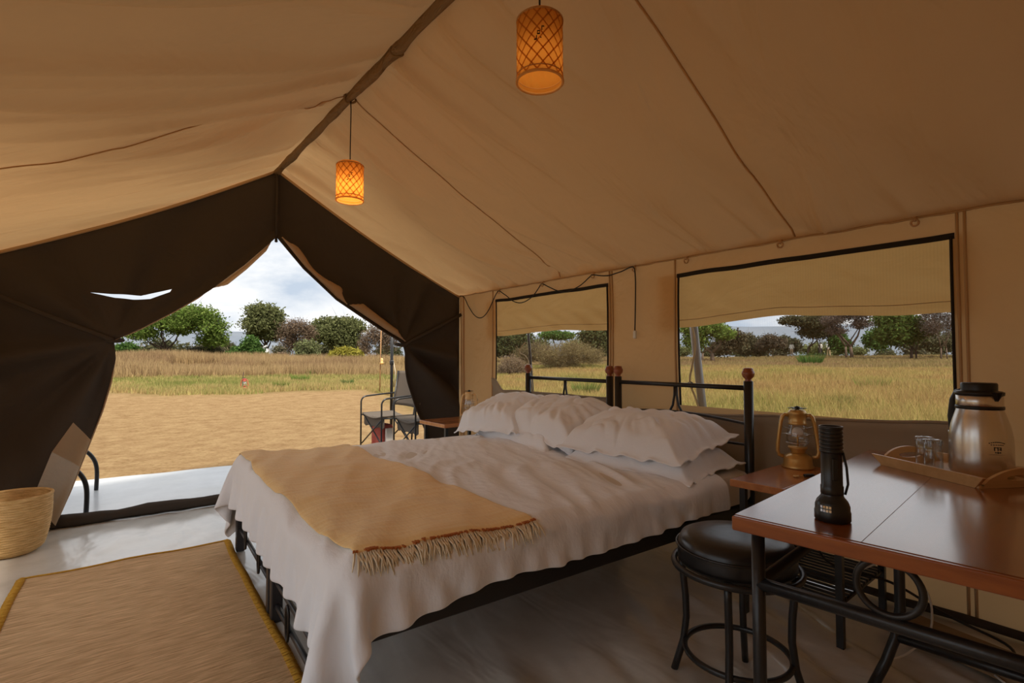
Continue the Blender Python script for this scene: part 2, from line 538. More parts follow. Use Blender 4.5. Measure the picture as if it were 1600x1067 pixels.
M['basket'] = basket_mat('woven_straw', (0.58, 0.36, 0.13), (0.80, 0.55, 0.25))
M['rug'] = pbr('tan_woven_rug', (0.47, 0.275, 0.125), 0.95, col2=(0.88, 0.60, 0.33), vscale=9, stretch=(1.0, 14.0, 1), bump=0.9, bscale=26, bstretch=(1.2, 9, 1), lo=.30, hi=.66)
M['rug_edge'] = pbr('mustard_rug_edge', (0.52, 0.27, 0.03), 0.95, col2=(0.62, 0.36, 0.05), vscale=80)
M['shade'] = shade_mat('bamboo_shade', (0.72, 0.36, 0.08))
M['shade_strip'] = shade_mat('bamboo_strip', (0.60, 0.26, 0.05))
M['shade_rim'] = shade_mat('bamboo_rim', (0.80, 0.52, 0.22))
M['ink'] = pbr('dark_print', (0.02, 0.015, 0.01), 0.7)
M['chair_cloth'] = pbr('grey_brown_chair_cloth', (0.115, 0.09, 0.068), 0.9)
M['red_bag'] = pbr('red_cloth', (0.40, 0.06, 0.04), 0.8, col2=(0.5, 0.12, 0.09), vscale=12)
M['pale_paper'] = pbr('pale_paper', (0.75, 0.68, 0.6), 0.8)
M['bark'] = pbr('grey_brown_bark', (0.09, 0.06, 0.042), 0.95, col2=(0.17, 0.115, 0.08), vscale=3)
M['bark_dark'] = pbr('dark_bark', (0.05, 0.03, 0.022), 0.95)
M['leaf'] = leafy('leaf')
M['grass'] = leafy('grass_blade', 0.4)
M['hill'] = pbr('haze_tinted_hill', (0.13, 0.155, 0.19), 1.0, col2=(0.16, 0.18, 0.21), vscale=0.02)  # blue-grey distance haze is mixed into the hills' base colour
M['bamboo_pole'] = pbr('brown_cane', (0.32, 0.17, 0.07), 0.7)
M['skin'] = pbr('dark_skin', (0.05, 0.028, 0.018), 0.6)
M['shirt'] = pbr('white_shirt', (0.78, 0.74, 0.68), 0.9)
M['khaki'] = pbr('khaki_cloth', (0.42, 0.30, 0.18), 0.9)
M['navy'] = pbr('dark_trousers', (0.03, 0.03, 0.035), 0.9)
M['rope'] = pbr('pale_rope', (0.55, 0.47, 0.33), 0.9)
M['ledge'] = pbr('board_block', (0.30, 0.20, 0.11), 0.85, col2=(0.36, 0.26, 0.15), vscale=10)
#PART2
# ================================================================== the place: ground, hills
RX, RZ = 1.09, 2.587            # ridge
EX, EZ = 2.76, 1.695            # right eave
LX = -0.58                      # left eave
YB = -1.30                      # back of the tent
def gy(x): return 4.38 - 0.06 * x

def zg(x, y):
    r = np.hypot(x, y)
    return -0.035 + 0.022 * np.clip(r - 12, 0, 60) + 0.10 * fbm(np.asarray(x) * 0.05, np.asarray(y) * 0.05, 2) * sstep(10, 30, r)

def dirt(x, y):
    """0 on the bare clearing, 1 in the grass"""
    x = np.asarray(x, float); y = np.asarray(y, float)
    r = np.hypot(x, y)
    e = fbm(x * 0.35, y * 0.35, 3)
    a = sstep(-0.6, 0.6, r - 17.0 - 1.9 * e)
    b = sstep(-0.4, 0.4, x - (3.9 + 0.22 * np.clip(y - 3, 0, 40)) - 0.5 * e)
    return np.maximum(a, b)

rr_ = np.concatenate([[0.0], np.geomspace(0.8, 700, 120)])
aa_ = np.linspace(0, 2 * np.pi, 193)[:-1]
R_, A_ = np.meshgrid(rr_, aa_, indexing='ij')
gxv, gyv = R_ * np.sin(A_), R_ * np.cos(A_)
gv = np.stack([gxv, gyv, zg(gxv, gyv)], -1).reshape(-1, 3)
i_ = np.arange(len(rr_) - 1)[:, None] * len(aa_)
j_ = np.arange(len(aa_))[None, :]
j2 = (j_ + 1) % len(aa_)
gf = np.stack([i_ + j_, i_ + j2, i_ + len(aa_) + j2, i_ + len(aa_) + j_], -1).reshape(-1, 4)
dcol = np.repeat(dirt(gv[:, 0], gv[:, 1])[:, None], 3, 1)
g_o = mesh('ground', gv, gf, M['ground'], None, True, dcol)
g_o['kind'] = 'structure'
g_o['label'] = 'sandy brown earth clearing running out into dry savanna'

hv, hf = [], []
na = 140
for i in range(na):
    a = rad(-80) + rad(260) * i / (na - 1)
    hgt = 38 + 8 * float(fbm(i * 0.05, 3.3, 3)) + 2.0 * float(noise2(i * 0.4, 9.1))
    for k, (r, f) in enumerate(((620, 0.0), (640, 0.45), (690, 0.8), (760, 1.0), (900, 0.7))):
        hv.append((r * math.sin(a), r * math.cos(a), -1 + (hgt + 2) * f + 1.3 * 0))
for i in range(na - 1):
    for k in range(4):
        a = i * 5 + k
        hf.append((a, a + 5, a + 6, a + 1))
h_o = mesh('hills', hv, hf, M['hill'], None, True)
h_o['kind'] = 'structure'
h_o['label'] = 'low hills along the horizon, tinted blue-grey for haze'

# ------------------------------------------------------------------ tent floor
def floor_z(x, y):
    w = 0.35 + 1.3 * sstep(0.5, 1.0, x) * sstep(1.5, 1.25, y)
    u = x * 0.62 + y * 0.78; v = -x * 0.78 + y * 0.62
    n = fbm(v * 5.5 + 0.6 * noise2(u * 1.4, v * 1.4), u * 1.1, 3)
    return np.maximum(0.014 * n * w, -0.016)
fx = np.linspace(LX - 0.02, EX + 0.02, 190)
fy = np.linspace(0, 1, 250)
FX, FT = np.meshgrid(fx, fy, indexing='ij')
FY = YB + (gy(FX) + 0.02 - YB) * FT
FZ = floor_z(FX, FY)
fl = mesh('floor', np.stack([FX, FY, FZ], -1).reshape(-1, 3), grid_faces(190, 250)[:, ::-1], M['floor'], None, True)
fl['kind'] = 'structure'

px_ = np.linspace(LX + 0.05, EX - 0.1, 60)
PX, PT = np.meshgrid(px_, np.linspace(0, 1, 40), indexing='ij')
PYe = 5.95 - 0.13 * (PX - 0.02) + 0.03 * fbm(PX * 1.2, 0.3, 2)
PY = gy(PX) + 0.02 + (PYe - gy(PX)) * PT
PZ = 0.004 + 0.006 * fbm(PX * 2.0, PY * 2.0, 2) - 0.012 * (PT > 0.99)
po = mesh('porch_groundsheet', np.stack([PX, PY, PZ], -1).reshape(-1, 3), grid_faces(60, 40)[:, ::-1], M['porch'], None, True)
tag(po, 'white sheet spread on the ground outside the tent doorway', 'groundsheet')

# threshold roll
m = MB()
tp = []
for k in range(40):
    x = LX + 0.05 + (EX - 0.1 - LX) * k / 39
    tp.append((x, gy(x) + 0.0, 0.042 + 0.006 * float(noise2(k * 0.5, 2))))
m.tube(tp, [0.036 + 0.007 * float(noise2(k * 0.6, 7)) for k in range(40)], 12)
thr = m.build('trim_1', M['dark'], None, True)
thr['kind'] = 'structure'
thr['label'] = 'dark rolled canvas sill across the doorway'

# ------------------------------------------------------------------ roof
ceil = struct('ceiling')
def roof_panel(side):
    x1 = EX if side > 0 else LX
    nu, nv = 430, 120
    u = np.linspace(0, 1, nu); v = np.linspace(0, 1, nv)
    U, V = np.meshgrid(u, v, indexing='ij')
    X = RX + (x1 - RX) * V
    Y = YB + (gy(X) + 0.07 - YB) * U
    Z = RZ + (EZ - RZ) * V
    sag = -0.035 * np.sin(np.pi * V)
    if side < 0:
        q = Y + 0.55 * V
        f = 0.065 * noise2(q * 2.3 + 0.5 * noise2(Y, V * 2), V * 0.8 + 3) * sstep(0, 0.12, V) * (1 - 0.5 * V)
        f += 0.030 * noise2(q * 6.5 + 4, V * 1.3) * sstep(0, 0.1, V) * (1 - V)
        # long drawn folds leaving the ridge at the lamp
        cr = [(2.84, 0.030, 0.040), (2.45, 0.040, 0.055), (2.15, 0.045, 0.055), (3.1, 0.035, 0.025), (1.75, 0.045, 0.045), (1.2, 0.06, 0.055), (0.7, 0.08, 0.05), (2.62, 0.022, 0.022), (2.30, 0.024, 0.026), (3.5, 0.04, 0.02), (1.5, 0.03, 0.03), (0.95, 0.035, 0.03), (3.85, 0.05, 0.02)]
        for k, (y0, w, am) in enumerate(cr):
            c = y0 - 0.28 * V - 0.15 * V * V + 0.03 * noise2(V * 3, k * 1.7)
            d = (Y - c) / (w * (0.5 + 1.2 * V))
            f -= am * np.exp(-np.abs(d) ** 1.5) * sstep(0, 0.12, V) * (1 - sstep(0.55 + 0.3 * (k % 3) / 2, 1.0, V) * 0.8)
    else:
        f = 0.020 * noise2(Y * 2.2 + 9, V * 1.6) * sstep(0, 0.15, V)
        # pull folds from the ridge and pleats near the eave
        f += 0.050 * noise2((Y + 0.35 * V) * 7.0, V * 1.2) * (1 - sstep(0.0, 0.5, V)) * sstep(0, 0.05, V) * sstep(1.2, 1.8, Y)
        f += 0.036 * noise2((Y - 0.25 * (1 - V)) * 7.5 + 5, V * 2) * sstep(0.62, 0.97, V)
        f += 0.030 * noise2((Y - 0.5 * (1 - V)) * 3.5 + 5, V * 1.1) * sstep(0.3, 0.7, V)
        for k, (y0, w, am, sl, v1) in enumerate([(2.60, 0.03, 0.030, 0.30, 0.6), (2.42, 0.025, 0.022, 0.38, 0.5), (2.26, 0.035, 0.035, 0.45, 0.7), (2.08, 0.028, 0.025, 0.42, 0.45), (1.86, 0.03, 0.022, 0.4, 0.5), (3.15, 0.03, 0.020, 0.1, 0.5), (1.55, 0.03, 0.02, 0.3, 0.4), (1.0, 0.04, 0.02, 0.2, 0.5)]):
            d = (Y - (y0 - sl * V + 0.02 * noise2(V * 4, k * 2.1))) / (w * (0.5 + 1.3 * V))
            f -= am * np.exp(-np.abs(d) ** 1.5) * sstep(0, 0.06, V) * (1 - sstep(v1 * 0.5, v1, V))
        for k, (y0, w, am, sl, v0) in enumerate([(3.0, 0.04, 0.030, 0.9, 0.45), (2.72, 0.03, 0.028, 0.8, 0.5), (2.4, 0.04, 0.03, 0.9, 0.45), (2.05, 0.035, 0.026, 0.7, 0.55), (1.6, 0.03, 0.025, 0.5, 0.65), (1.25, 0.03, 0.03, 0.3, 0.65), (0.95, 0.03, 0.028, -0.3, 0.7), (0.6, 0.04, 0.03, 0.4, 0.7), (0.25, 0.05, 0.04, -0.8, 0.6), (3.5, 0.04, 0.02, 0.6, 0.6)]):
            d = (Y - (y0 + sl * (1 - V))) / (w * (0.7 + 1.2 * (1 - V)))
            f -= am * np.exp(-np.abs(d) ** 1.5) * sstep(v0, v0 + 0.3, V)
        for y0 in (2.80, 1.10):
            f += 0.012 * np.exp(-((Y - y0) / 0.05) ** 2) * np.sin(np.pi * V)
            f += 0.008 * noise2(V * 9 + y0, (Y - y0) * 5) * np.exp(-((Y - y0) / 0.16) ** 2) * sstep(0, .1, V)
    f = f * (1 - sstep(0.965, 1.0, V)) * (1 - sstep(0.97, 0.995, U))
    nrm = np.array([0.47 * (1 if side > 0 else -1), 0, 0.88])
    P = np.stack([X, Y, Z], -1) + (sag + f)[..., None] * nrm
    fc = grid_faces(nu, nv)
    return mesh('roof_panel', P.reshape(-1, 3), fc, M['roof'], ceil, True), P
roof_r, PR = roof_panel(1)
roof_l, PL = roof_panel(-1)
def surf_line(P, y0, off=(0, 0, -0.004), v0=0.02, v1=0.99, n=40):
    out = []
    nv = P.shape[1]
    for k in range(n):
        vi = int(round((v0 + (v1 - v0) * k / (n - 1)) * (nv - 1)))
        i = int(np.argmin(np.abs(P[:, vi, 1] - y0)))
        p = P[i, vi]
        out.append((p[0] + off[0], y0, p[2] + off[2]))
    return out
for (P, y0) in ((PR, 2.80), (PR, 1.10), (PL, 2.82), (PR, -0.6), (PL, 1.10)):
    MB().tube(surf_line(P, y0), 0.0055, 5, flat=0.5).build('seam', M['roof'], ceil, True)
m = MB()
rp, rw = [], []
for k in range(90):
    y = YB + (4.33 - YB) * k / 89
    rp.append((RX, y, RZ - 0.022 + 0.004 * float(noise2(k * 0.35, 1))))
    rw.append(0.027 + 0.006 * float(noise2(k * 0.45, 4)))
MB().tube(rp, rw, 12).build('ridge_sleeve', M['pole_wrap'], ceil, True)
for yk in (2.80, 2.22, 1.07):
    pts = [(RX + 0.033 * math.cos(a), yk + 0.012 * math.sin(2 * a), RZ - 0.024 + 0.033 * math.sin(a)) for a in np.linspace(0, 2 * math.pi, 17)[:-1]]
    MB().tube(pts, 0.006, 6, closed=True).build('ridge_tie', M['pole_wrap'], ceil, True)
# corded edge where the roof meets the front gable
for (x1, nm) in ((EX, 1), (LX, -1)):
    pts = []
    for k in range(30):
        t = k / 29
        x = RX + (x1 - RX) * t
        z = RZ + (EZ - RZ) * t - 0.035 * math.sin(math.pi * t) * 0.88
        pts.append((x + (0.47 * nm) * -0.035 * math.sin(math.pi * t), gy(x) - 0.005, z - 0.012))
    MB().tube(pts, 0.011, 7).build('edge_cord', M['seam'], ceil, True)

# ------------------------------------------------------------------ side walls
def wall_mesh(name, xs, ys, zs, holes, fn, mat, parent=None):
    nu, nv = len(ys), len(zs)
    Y, Z = np.meshgrid(ys, zs, indexing='ij')
    X = fn(Y, Z)
    f = grid_faces(nu, nv)
    cy = (Y[:-1, :-1] + Y[1:, 1:]).ravel() / 2
    cz = (Z[:-1, :-1] + Z[1:, 1:]).ravel() / 2
    keep = np.ones(len(f), bool)
    for (y0, y1, z0, z1) in holes:
        keep &= ~((cy > y0) & (cy < y1) & (cz > z0) & (cz < z1))
    return mesh(name, np.stack([X, Y, Z], -1).reshape(-1, 3), f[keep], mat, parent, True)

def lin(bps, step):
    out = [bps[0]]
    for a, b in zip(bps[:-1], bps[1:]):
        n = max(1, int(round((b - a) / step)))
        out += list(a + (b - a) * (np.arange(n) + 1) / n)
    return np.array(out)

W1 = (2.345, 3.61, 0.80, 1.592)
W2 = (0.49, 1.775, 0.80, 1.588)
def wall_x(y, z):
    t = sstep(0.0, 0.25, z)
    w = 0.012 * noise2(np.asarray(y) * 2.1, np.asarray(z) * 1.6) + 0.004 * noise2(np.asarray(y) * 9, np.asarray(z) * 2.5)
    pl = 0.006 * noise2(np.asarray(y) * 16, 1.5) * sstep(1.55, 1.69, z) * (1 - sstep(1.66, 1.7, z))
    drape = 0.03 * noise2((np.asarray(y) + 0.7 * np.asarray(z)) * 4.0, 3.2) * (1 - sstep(0.30, 0.46, y)) 
    return EX + w * (1 - sstep(1.6, 1.695, z)) + pl + drape * (1 - sstep(1.5, 1.695, z))
YF = gy(EX)
wr_e = struct('wall_right')
wall_mesh('wall_canvas', None, lin([YB, W2[0], W2[1], W1[0], W1[1], YF + 0.05], 0.03), lin([0.0, 0.80, 1.592, EZ + 0.03], 0.03), (W1, W2), wall_x, M['wall'], wr_e)
def wx(y, z): return float(wall_x(y, z))
def vseam(parent, y, z0, z1, r, mat, dx=-0.004, n=24, nm='seam'):
    pts = [(wx(y, z0 + (z1 - z0) * k / (n - 1)) + dx, y, z0 + (z1 - z0) * k / (n - 1)) for k in range(n)]
    return MB().tube(pts, r, 6).build(nm, mat, parent, True)
for y in (YF - 0.03, 3.665, 2.322, 2.300, 1.800, 0.470, 0.446):
    vseam(wr_e, y, 0.02, 1.69, 0.006, M['seam'])
vseam(wr_e, YF - 0.075, 0.02, 1.69, 0.011, M['lining'])
pts = [(wx(YB + (YF - YB) * k / 119, 1.69) - 0.006, YB + (YF - YB) * k / 119, EZ - 0.004 + 0.004 * float(noise2(k * .7, 3))) for k in range(120)]
MB().tube(pts, 0.005, 5).build('eave_seam', M['seam'], wr_e, True)
for y in (3.558, 2.994, 2.457, 2.096, 1.713, 1.168, 0.606):
    mm = MB()
    xx = wx(y, 1.68) - 0.012
    mm.tube([(xx - 0.010, y + 0.014 * math.cos(a), 1.668 + 0.014 * math.sin(a)) for a in np.linspace(0, 2 * math.pi, 13)[:-1]], 0.0045, 6, closed=True)
    mm.tube([(xx + 0.006, y - 0.004, 1.694), (xx - 0.012, y, 1.676)], 0.006, 6)
    mm.build('eave_toggle', M['lining'], wr_e, True)

def window(idx, Wn, flap_z, mirror=None):
    y0, y1, z0, z1 = Wn
    e = struct('window_%d' % idx)
    ny, nz = 60, 40
    Y, Z = np.meshgrid(np.linspace(y0, y1, ny), np.linspace(z0, z1, nz), indexing='ij')
    X = np.vectorize(wx)(Y, Z) * 0 + EX + 0.004 + 0.006 * noise2(Y * 3, Z * 3)
    mesh('netting', np.stack([X, Y, Z], -1).reshape(-1, 3), grid_faces(ny, nz), M['net'], e, True)
    # rolled-down storm flap hanging outside the netting
    Y, V = np.meshgrid(np.linspace(y0 - 0.05, y1 + 0.15, 90), np.linspace(0, 1, 30), indexing='ij')
    zb = flap_z + 0.008 * noise2(Y * 4, 2) - 0.015 * np.cos((Y - y0) / (y1 - y0) * 2 * np.pi)
    Z = z1 + 0.02 + (zb - z1 - 0.02) * V
    X = EX + 0.030 + 0.022 * V + 0.016 * noise2(Y * 3.5, V * 2.2 + idx) * V + 0.010 * noise2(Y * 9 + V * 4, V * 3) * V
    mesh('storm_flap', np.stack([X, Y, Z], -1).reshape(-1, 3), grid_faces(90, 30), M['flap_out'], e, True)
    hem = [(X[k, -5] - 0.004, Y[k, -5], Z[k, -5]) for k in range(90)]
    MB().tube(hem, 0.0018, 4).build('hem_stitch', M['seam'], e, True)
    # black webbing
    pts = [(wx(y, z1) - 0.004, y, z1 + 0.002 + 0.004 * float(noise2(y * 5, 8))) for y in np.linspace(y0 - 0.012, y1 + 0.012, 50)]
    mm = MB()
    for a, b in zip(pts[:-1], pts[1:]):
        pass
    vs, fs = [], []
    for k, p in enumerate(pts):
        vs += [(p[0], p[1], p[2] + 0.013), (p[0] - 0.003, p[1], p[2]), (p[0], p[1], p[2] - 0.013)]
        if k:
            b = 3 * k
            fs += [(b - 3, b, b + 1, b - 2), (b - 2, b + 1, b + 2, b - 1)]
    mesh('top_webbing', vs, fs, M['black_tape'], e, True)
    for y in (y0, y1):
        vseam(e, y, z0, z1, 0.006, M['black_tape'], nm='side_webbing')
    # lower pocket panel
    Y, V = np.meshgrid(np.linspace(y0 - 0.02, y1 + 0.02, 70), np.linspace(0, 1, 26), indexing='ij')
    top = z0 + 0.012 + 0.006 * noise2(Y * 4, 5)
    if idx == 1: top = top + 0.10 * sstep(y1 - 0.16, y1, Y) - 0.06 * sstep(y1 - 0.5, y0, Y) * 0
    if idx == 2: top = top - 0.055 * sstep(y0, y1, Y)
    Z = top + (0.22 - top) * V
    X = EX - 0.030 - 0.014 * np.exp(-((V - 0.03) / 0.05) ** 2) + 0.010 * noise2(Y * 3.3, V * 2) + 0.03 * sstep(0.85, 1, V)
    mesh('pocket_panel', np.stack([X, Y, Z], -1).reshape(-1, 3), grid_faces(70, 26), M['pocket'], e, True)
    lip = [(X[k, 0], Y[k, 0], Z[k, 0]) for k in range(70)]
    MB().tube(lip, 0.007, 7).build('pocket_lip', M['pocket'], e, True)
    return e
window(1, W1, 1.292)
window(2, W2, 1.290)

# unseen left wall, its pair of windows enlarged for more daylight, netting open
wl_e = struct('wall_left')
YL = gy(LX)
W3, W4 = (2.20, 3.66, 0.25, 1.62), (0.30, 1.90, 0.25, 1.62)
wall_mesh('wall_canvas', None, lin([YB, W4[0], W4[1], W3[0], W3[1], YL], 0.06), lin([0.0, 0.25, 1.62, EZ + 0.003], 0.06), (W3, W4), lambda y, z: LX + 0.01 * noise2(y * 2, z * 2), M['wall'], wl_e)
for k, Wn in enumerate((W3, W4)):
    e = struct('window_%d' % (3 + k))
    y0, y1, z0, z1 = Wn
    Y, Z = np.meshgrid(np.linspace(y0, y1, 10), np.linspace(z0, z1, 8), indexing='ij')
    MB().tube([(LX - 0.03, y0 - 0.02, z1 + 0.02), (LX - 0.03, y1 + 0.02, z1 + 0.02)], 0.03, 10).build('rolled_flap', M['flap_out'], e, True)
# back gable
def back_y(x, z): return YB + 0.01 * noise2(x * 2, z * 2)
bx_ = np.linspace(LX, EX, 60)
bv_ = np.linspace(0, 1, 40)
BX, BV = np.meshgrid(bx_, bv_, indexing='ij')
BT = np.where(BX < RX, EZ + (RZ - EZ) * (BX - LX) / (RX - LX), EZ + (RZ - EZ) * (EX - BX) / (EX - RX))
BZ = BV * BT
wb = mesh('wall_back', np.stack([BX, back_y(BX, BZ), BZ], -1).reshape(-1, 3), grid_faces(60, 40), M['wall'], None, True)
wb['kind'] = 'structure'

# ------------------------------------------------------------------ door flaps
def resample(pts, n):
    P = np.array(pts, float)
    d = np.concatenate([[0], np.cumsum(np.hypot(*np.diff(P, axis=0).T))])
    t = np.linspace(0, d[-1], n)
    return np.stack([np.interp(t, d, P[:, 0]), np.interp(t, d, P[:, 1])], -1)

def door_flap(label, inner_top, inner_bot, corner, tie, folds, holes, seed):
    root = thing('door_flap', label, 'tent flap', (tie[0], gy(tie[0]), 0.0), 0, 'tied-back door flaps')
    bx, by = tie[0], gy(tie[0])
    nt1, nt2, ns = 130, 110, 170
    I = np.concatenate([resample(inner_top, nt1), resample(inner_bot, nt2)[1:]])
    z_e = EZ - 0.005
    O = np.concatenate([resample([(RX, RZ - 0.02), (RX + (corner - RX) * .5, (RZ + EZ) / 2 - 0.045), (corner, z_e)], nt1), resample([(corner, z_e), (corner, 0.01)], nt2)[1:]])
    s = np.linspace(0, 1, ns)
    P = I[:, None, :] + (O - I)[:, None, :] * s[None, :, None]
    X, Z = P[..., 0], P[..., 1]
    dx, dz = X - tie[0], Z - tie[1]
    sg = 1 if corner > tie[0] else -1
    th = np.arctan2(dz, dx * sg)
    r = np.hypot(dx, dz)
    edge = sstep(0, 0.12, (1 - s)[None, :] * np.ones_like(X))
    fo = 0
    for (k, am, ph) in folds:
        fo = fo + am * np.sin(k * th + ph + 0.7 * noise2(th * 2 + seed, r * 1.5))
    low = sstep(0.05, -0.25, Z - tie[1])
    amp = sstep(0.0, 0.35, r) * (0.55 + 0.9 * low) * edge
    Yo = fo * amp
    # the bundle bulges towards the room near the tie
    Yo = Yo - 0.05 * np.exp(-((r) / 0.16) ** 2)
    # rounded hem roll along the opening edge
    Yo = Yo - 0.035 * np.exp(-(s[None, :] * np.hypot(*(O - I).T)[:, None] / 0.035) ** 2) * sstep(0, 0.1, r)
    Y = gy(X) + Yo
    f = grid_faces(P.shape[0], ns)
    cx = (X[:-1, :-1] + X[1:, 1:]).ravel() / 2; cz = (Z[:-1, :-1] + Z[1:, 1:]).ravel() / 2
    keep = np.ones(len(f), bool)
    for poly in holes:
        ins = np.zeros(len(f), bool)
        n = len(poly)
        for a in range(n):
            x1, z1 = poly[a]; x2, z2 = poly[(a + 1) % n]
            c = ((z1 > cz) != (z2 > cz)) & (cx < (x2 - x1) * (cz - z1) / (z2 - z1 + 1e-12) + x1)
            ins ^= c
        keep &= ~ins
    V = np.stack([X - bx, Y - by, Z], -1).reshape(-1, 3)
    cl = mesh('flap_cloth', V, f if holes else f[keep], M['dark'], root, True)
    for poly in holes:                          # slit: split along its outline, then open it
        b_ = bmesh.new(); b_.from_mesh(cl.data)
        xs = [p[0] - bx for p in poly]; zs = [p[1] for p in poly]
        def near():
            return [fc for fc in b_.faces if min(xs) - .02 < fc.calc_center_median().x < max(xs) + .02 and min(zs) - .02 < fc.calc_center_median().z < max(zs) + .02]
        for a in range(len(poly)):
            x1, z1 = poly[a]; x2, z2 = poly[(a + 1) % len(poly)]
            fs_ = near()
            es_ = list({e for fc in fs_ for e in fc.edges}); vs_ = list({v for fc in fs_ for v in fc.verts})
            bmesh.ops.bisect_plane(b_, geom=vs_ + es_ + fs_, plane_co=(x1 - bx, 0, z1), plane_no=(z2 - z1, 0, -(x2 - x1)))
        kill = []
        for fc in near():
            c = fc.calc_center_median(); x_, z_ = c.x + bx, c.z; ins = False
            for a in range(len(poly)):
                x1, z1 = poly[a]; x2, z2 = poly[(a + 1) % len(poly)]
                if ((z1 > z_) != (z2 > z_)) and x_ < (x2 - x1) * (z_ - z1) / (z2 - z1 + 1e-12) + x1: ins = not ins
            if ins: kill.append(fc)
        bmesh.ops.delete(b_, geom=kill, context='FACES')
        b_.to_mesh(cl.data); b_.free()
    so = cl.modifiers.new('thick', 'SOLIDIFY'); so.thickness = 0.006; so.offset = 1
    def at(ti, si):
        i = min(int(ti * (P.shape[0] - 1)), P.shape[0] - 1); j = min(int(si * (ns - 1)), ns - 1)
        return np.array([X[i, j] - bx, Y[i, j] - by, Z[i, j]])
    def region(name, poly, mat, dy):
        n = len(poly); ins = np.zeros(len(f), bool)
        for a in range(n):
            x1, z1 = poly[a]; x2, z2 = poly[(a + 1) % n]
            ins ^= ((z1 > cz) != (z2 > cz)) & (cx < (x2 - x1) * (cz - z1) / (z2 - z1 + 1e-12) + x1)
        for _ in range(3):                      # grow, then cut clean along the outline
            g = ins.reshape(P.shape[0] - 1, ns - 1).copy()
            h = g.copy(); h[1:] |= g[:-1]; h[:-1] |= g[1:]; h[:, 1:] |= g[:, :-1]; h[:, :-1] |= g[:, 1:]
            ins = h.ravel()
        used = np.unique(f[ins])
        rm = np.full(len(V), -1); rm[used] = np.arange(len(used))
        o = mesh(name, V[used] + np.array([0, dy, 0]), rm[f[ins]], mat, root, True)
        b_ = bmesh.new(); b_.from_mesh(o.data)
        cxp, czp = np.mean([p[0] for p in poly]), np.mean([p[1] for p in poly])
        for a in range(n):
            x1, z1 = poly[a]; x2, z2 = poly[(a + 1) % n]
            nx, nz = z2 - z1, -(x2 - x1)
            if nx * (cxp - x1) + nz * (czp - z1) > 0: nx, nz = -nx, -nz
            bmesh.ops.bisect_plane(b_, geom=b_.verts[:] + b_.edges[:] + b_.faces[:], plane_co=(x1 - bx, 0, z1), plane_no=(nx, 0, nz), clear_outer=True)
        b_.to_mesh(o.data); b_.free()
    root_region = region
    return root, at, I, (bx, by), sg, (X, Y, Z), region

L_top = [(1.083, 2.035), (0.862, 1.793), (0.653, 1.595), (0.534, 1.501), (0.401, 1.401), (0.237, 1.29), (0.092, 1.203)]
L_bot = [(0.092, 1.203), (0.102, 1.082), (0.078, 0.91), (0.041, 0.741), (-0.02, 0.535), (-0.08, 0.334), (-0.138, 0.138), (-0.179, 0.016)]
R_top = [(1.083, 2.035), (1.28, 1.801), (1.539, 1.568), (1.758, 1.432), (1.99, 1.294), (2.143, 1.211)]
R_bot = [(2.143, 1.211), (2.162, 1.083), (2.22, 0.849), (2.304, 0.611), (2.403, 0.397), (2.50, 0.02)]
SLIT = [(-0.041, 1.518), (0.075, 1.516), (0.233, 1.519), (0.29, 1.539), (0.409, 1.575), (0.398, 1.553), (0.287, 1.498), (0.19, 1.488), (0.093, 1.491)]
flapL = door_flap('dark brown door flap tied back on the side of the straw basket', L_top, L_bot, LX, (0.092, 1.203), ((7, 0.034, 0.4), (13, 0.020, 1.0)), [SLIT], 3)
flapR = door_flap('dark brown door flap tied back beside the bed and camp chairs', R_top, R_bot, EX - 0.005, (2.143, 1.211), ((9, 0.046, 0.2), (13, 0.016, 2.0)), [], 8)

def edge_strip(flap, t0, t1, w0, w1, n, mat, name, ins, dy, wfun=None):
    """tan lining of the turned-back edge, following the opening edge"""
    root, at, I, b, sg, _ = flap[:6]
    k0, k1 = int(t0 * (len(I) - 1)), int(t1 * (len(I) - 1))
    vs, fs = [], []
    for q in range(n):
        k = int(k0 + (k1 - k0) * q / (n - 1))
        p = I[k]
        tg = I[min(k + 2, len(I) - 1)] - I[max(k - 2, 0)]
        tg = tg / (np.hypot(*tg) + 1e-9)
        nr = np.array([-tg[1], tg[0]])
        if nr[0] * sg < 0: nr = -nr
        u = q / (n - 1)
        taper = min(1, 6 * u, 6 * (1 - u))
        ww = (w0 + (w1 - w0) * u) * taper * (wfun(u) if wfun else 1)
        for j in range(5):
            d = ins + ww * j / 4
            pp = p + nr * d
            vs.append((pp[0] - b[0], gy(pp[0]) - b[1] + dy - 0.022 * math.sin(math.pi * j / 4), pp[1]))
        if q:
            a = 5 * q
            for j in range(4): fs.append((a - 5 + j, a + j, a + j + 1, a - 4 + j))
    o = mesh(name, vs, fs, mat, root, True)
    so = o.modifiers.new('thick', 'SOLIDIFY'); so.thickness = 0.004
    return o
edge_strip(flapR, 0.01, 0.30, 0.045, 0.10, 40, M['lining'], 'turned_edge_lining', 0.022, -0.070, lambda u: 0.75 + 0.25 * math.sin(9 * u))
edge_strip(flapR, 0.31, 0.54, 0.085, 0.05, 40, M['lining'], 'turned_edge_lining', 0.028, -0.075)
edge_strip(flapL, 0.01, 0.26, -0.030, -0.05, 40, M['lining'], 'turned_edge_lining', 0.004, 0.01)
edge_strip(flapL, 0.26, 0.55, -0.012, -0.010, 40, M['lining'], 'turned_edge_lining', 0.002, -0.01)
edge_strip(flapL, 0.56, 0.995, -0.010, -0.010, 40, M['lining'], 'turned_edge_lining', 0.002, -0.01)
flapL[6]('turned_corner', [(-0.103, 0.675), (-0.01, 0.545), (-0.06, 0.38), (-0.20, 0.50)], M['lining'], -0.006)
flapL[6]('turned_corner', [(-0.20, 0.50), (-0.06, 0.38), (-0.16, 0.01), (-0.29, 0.20)], M['pale_lining'], -0.006)
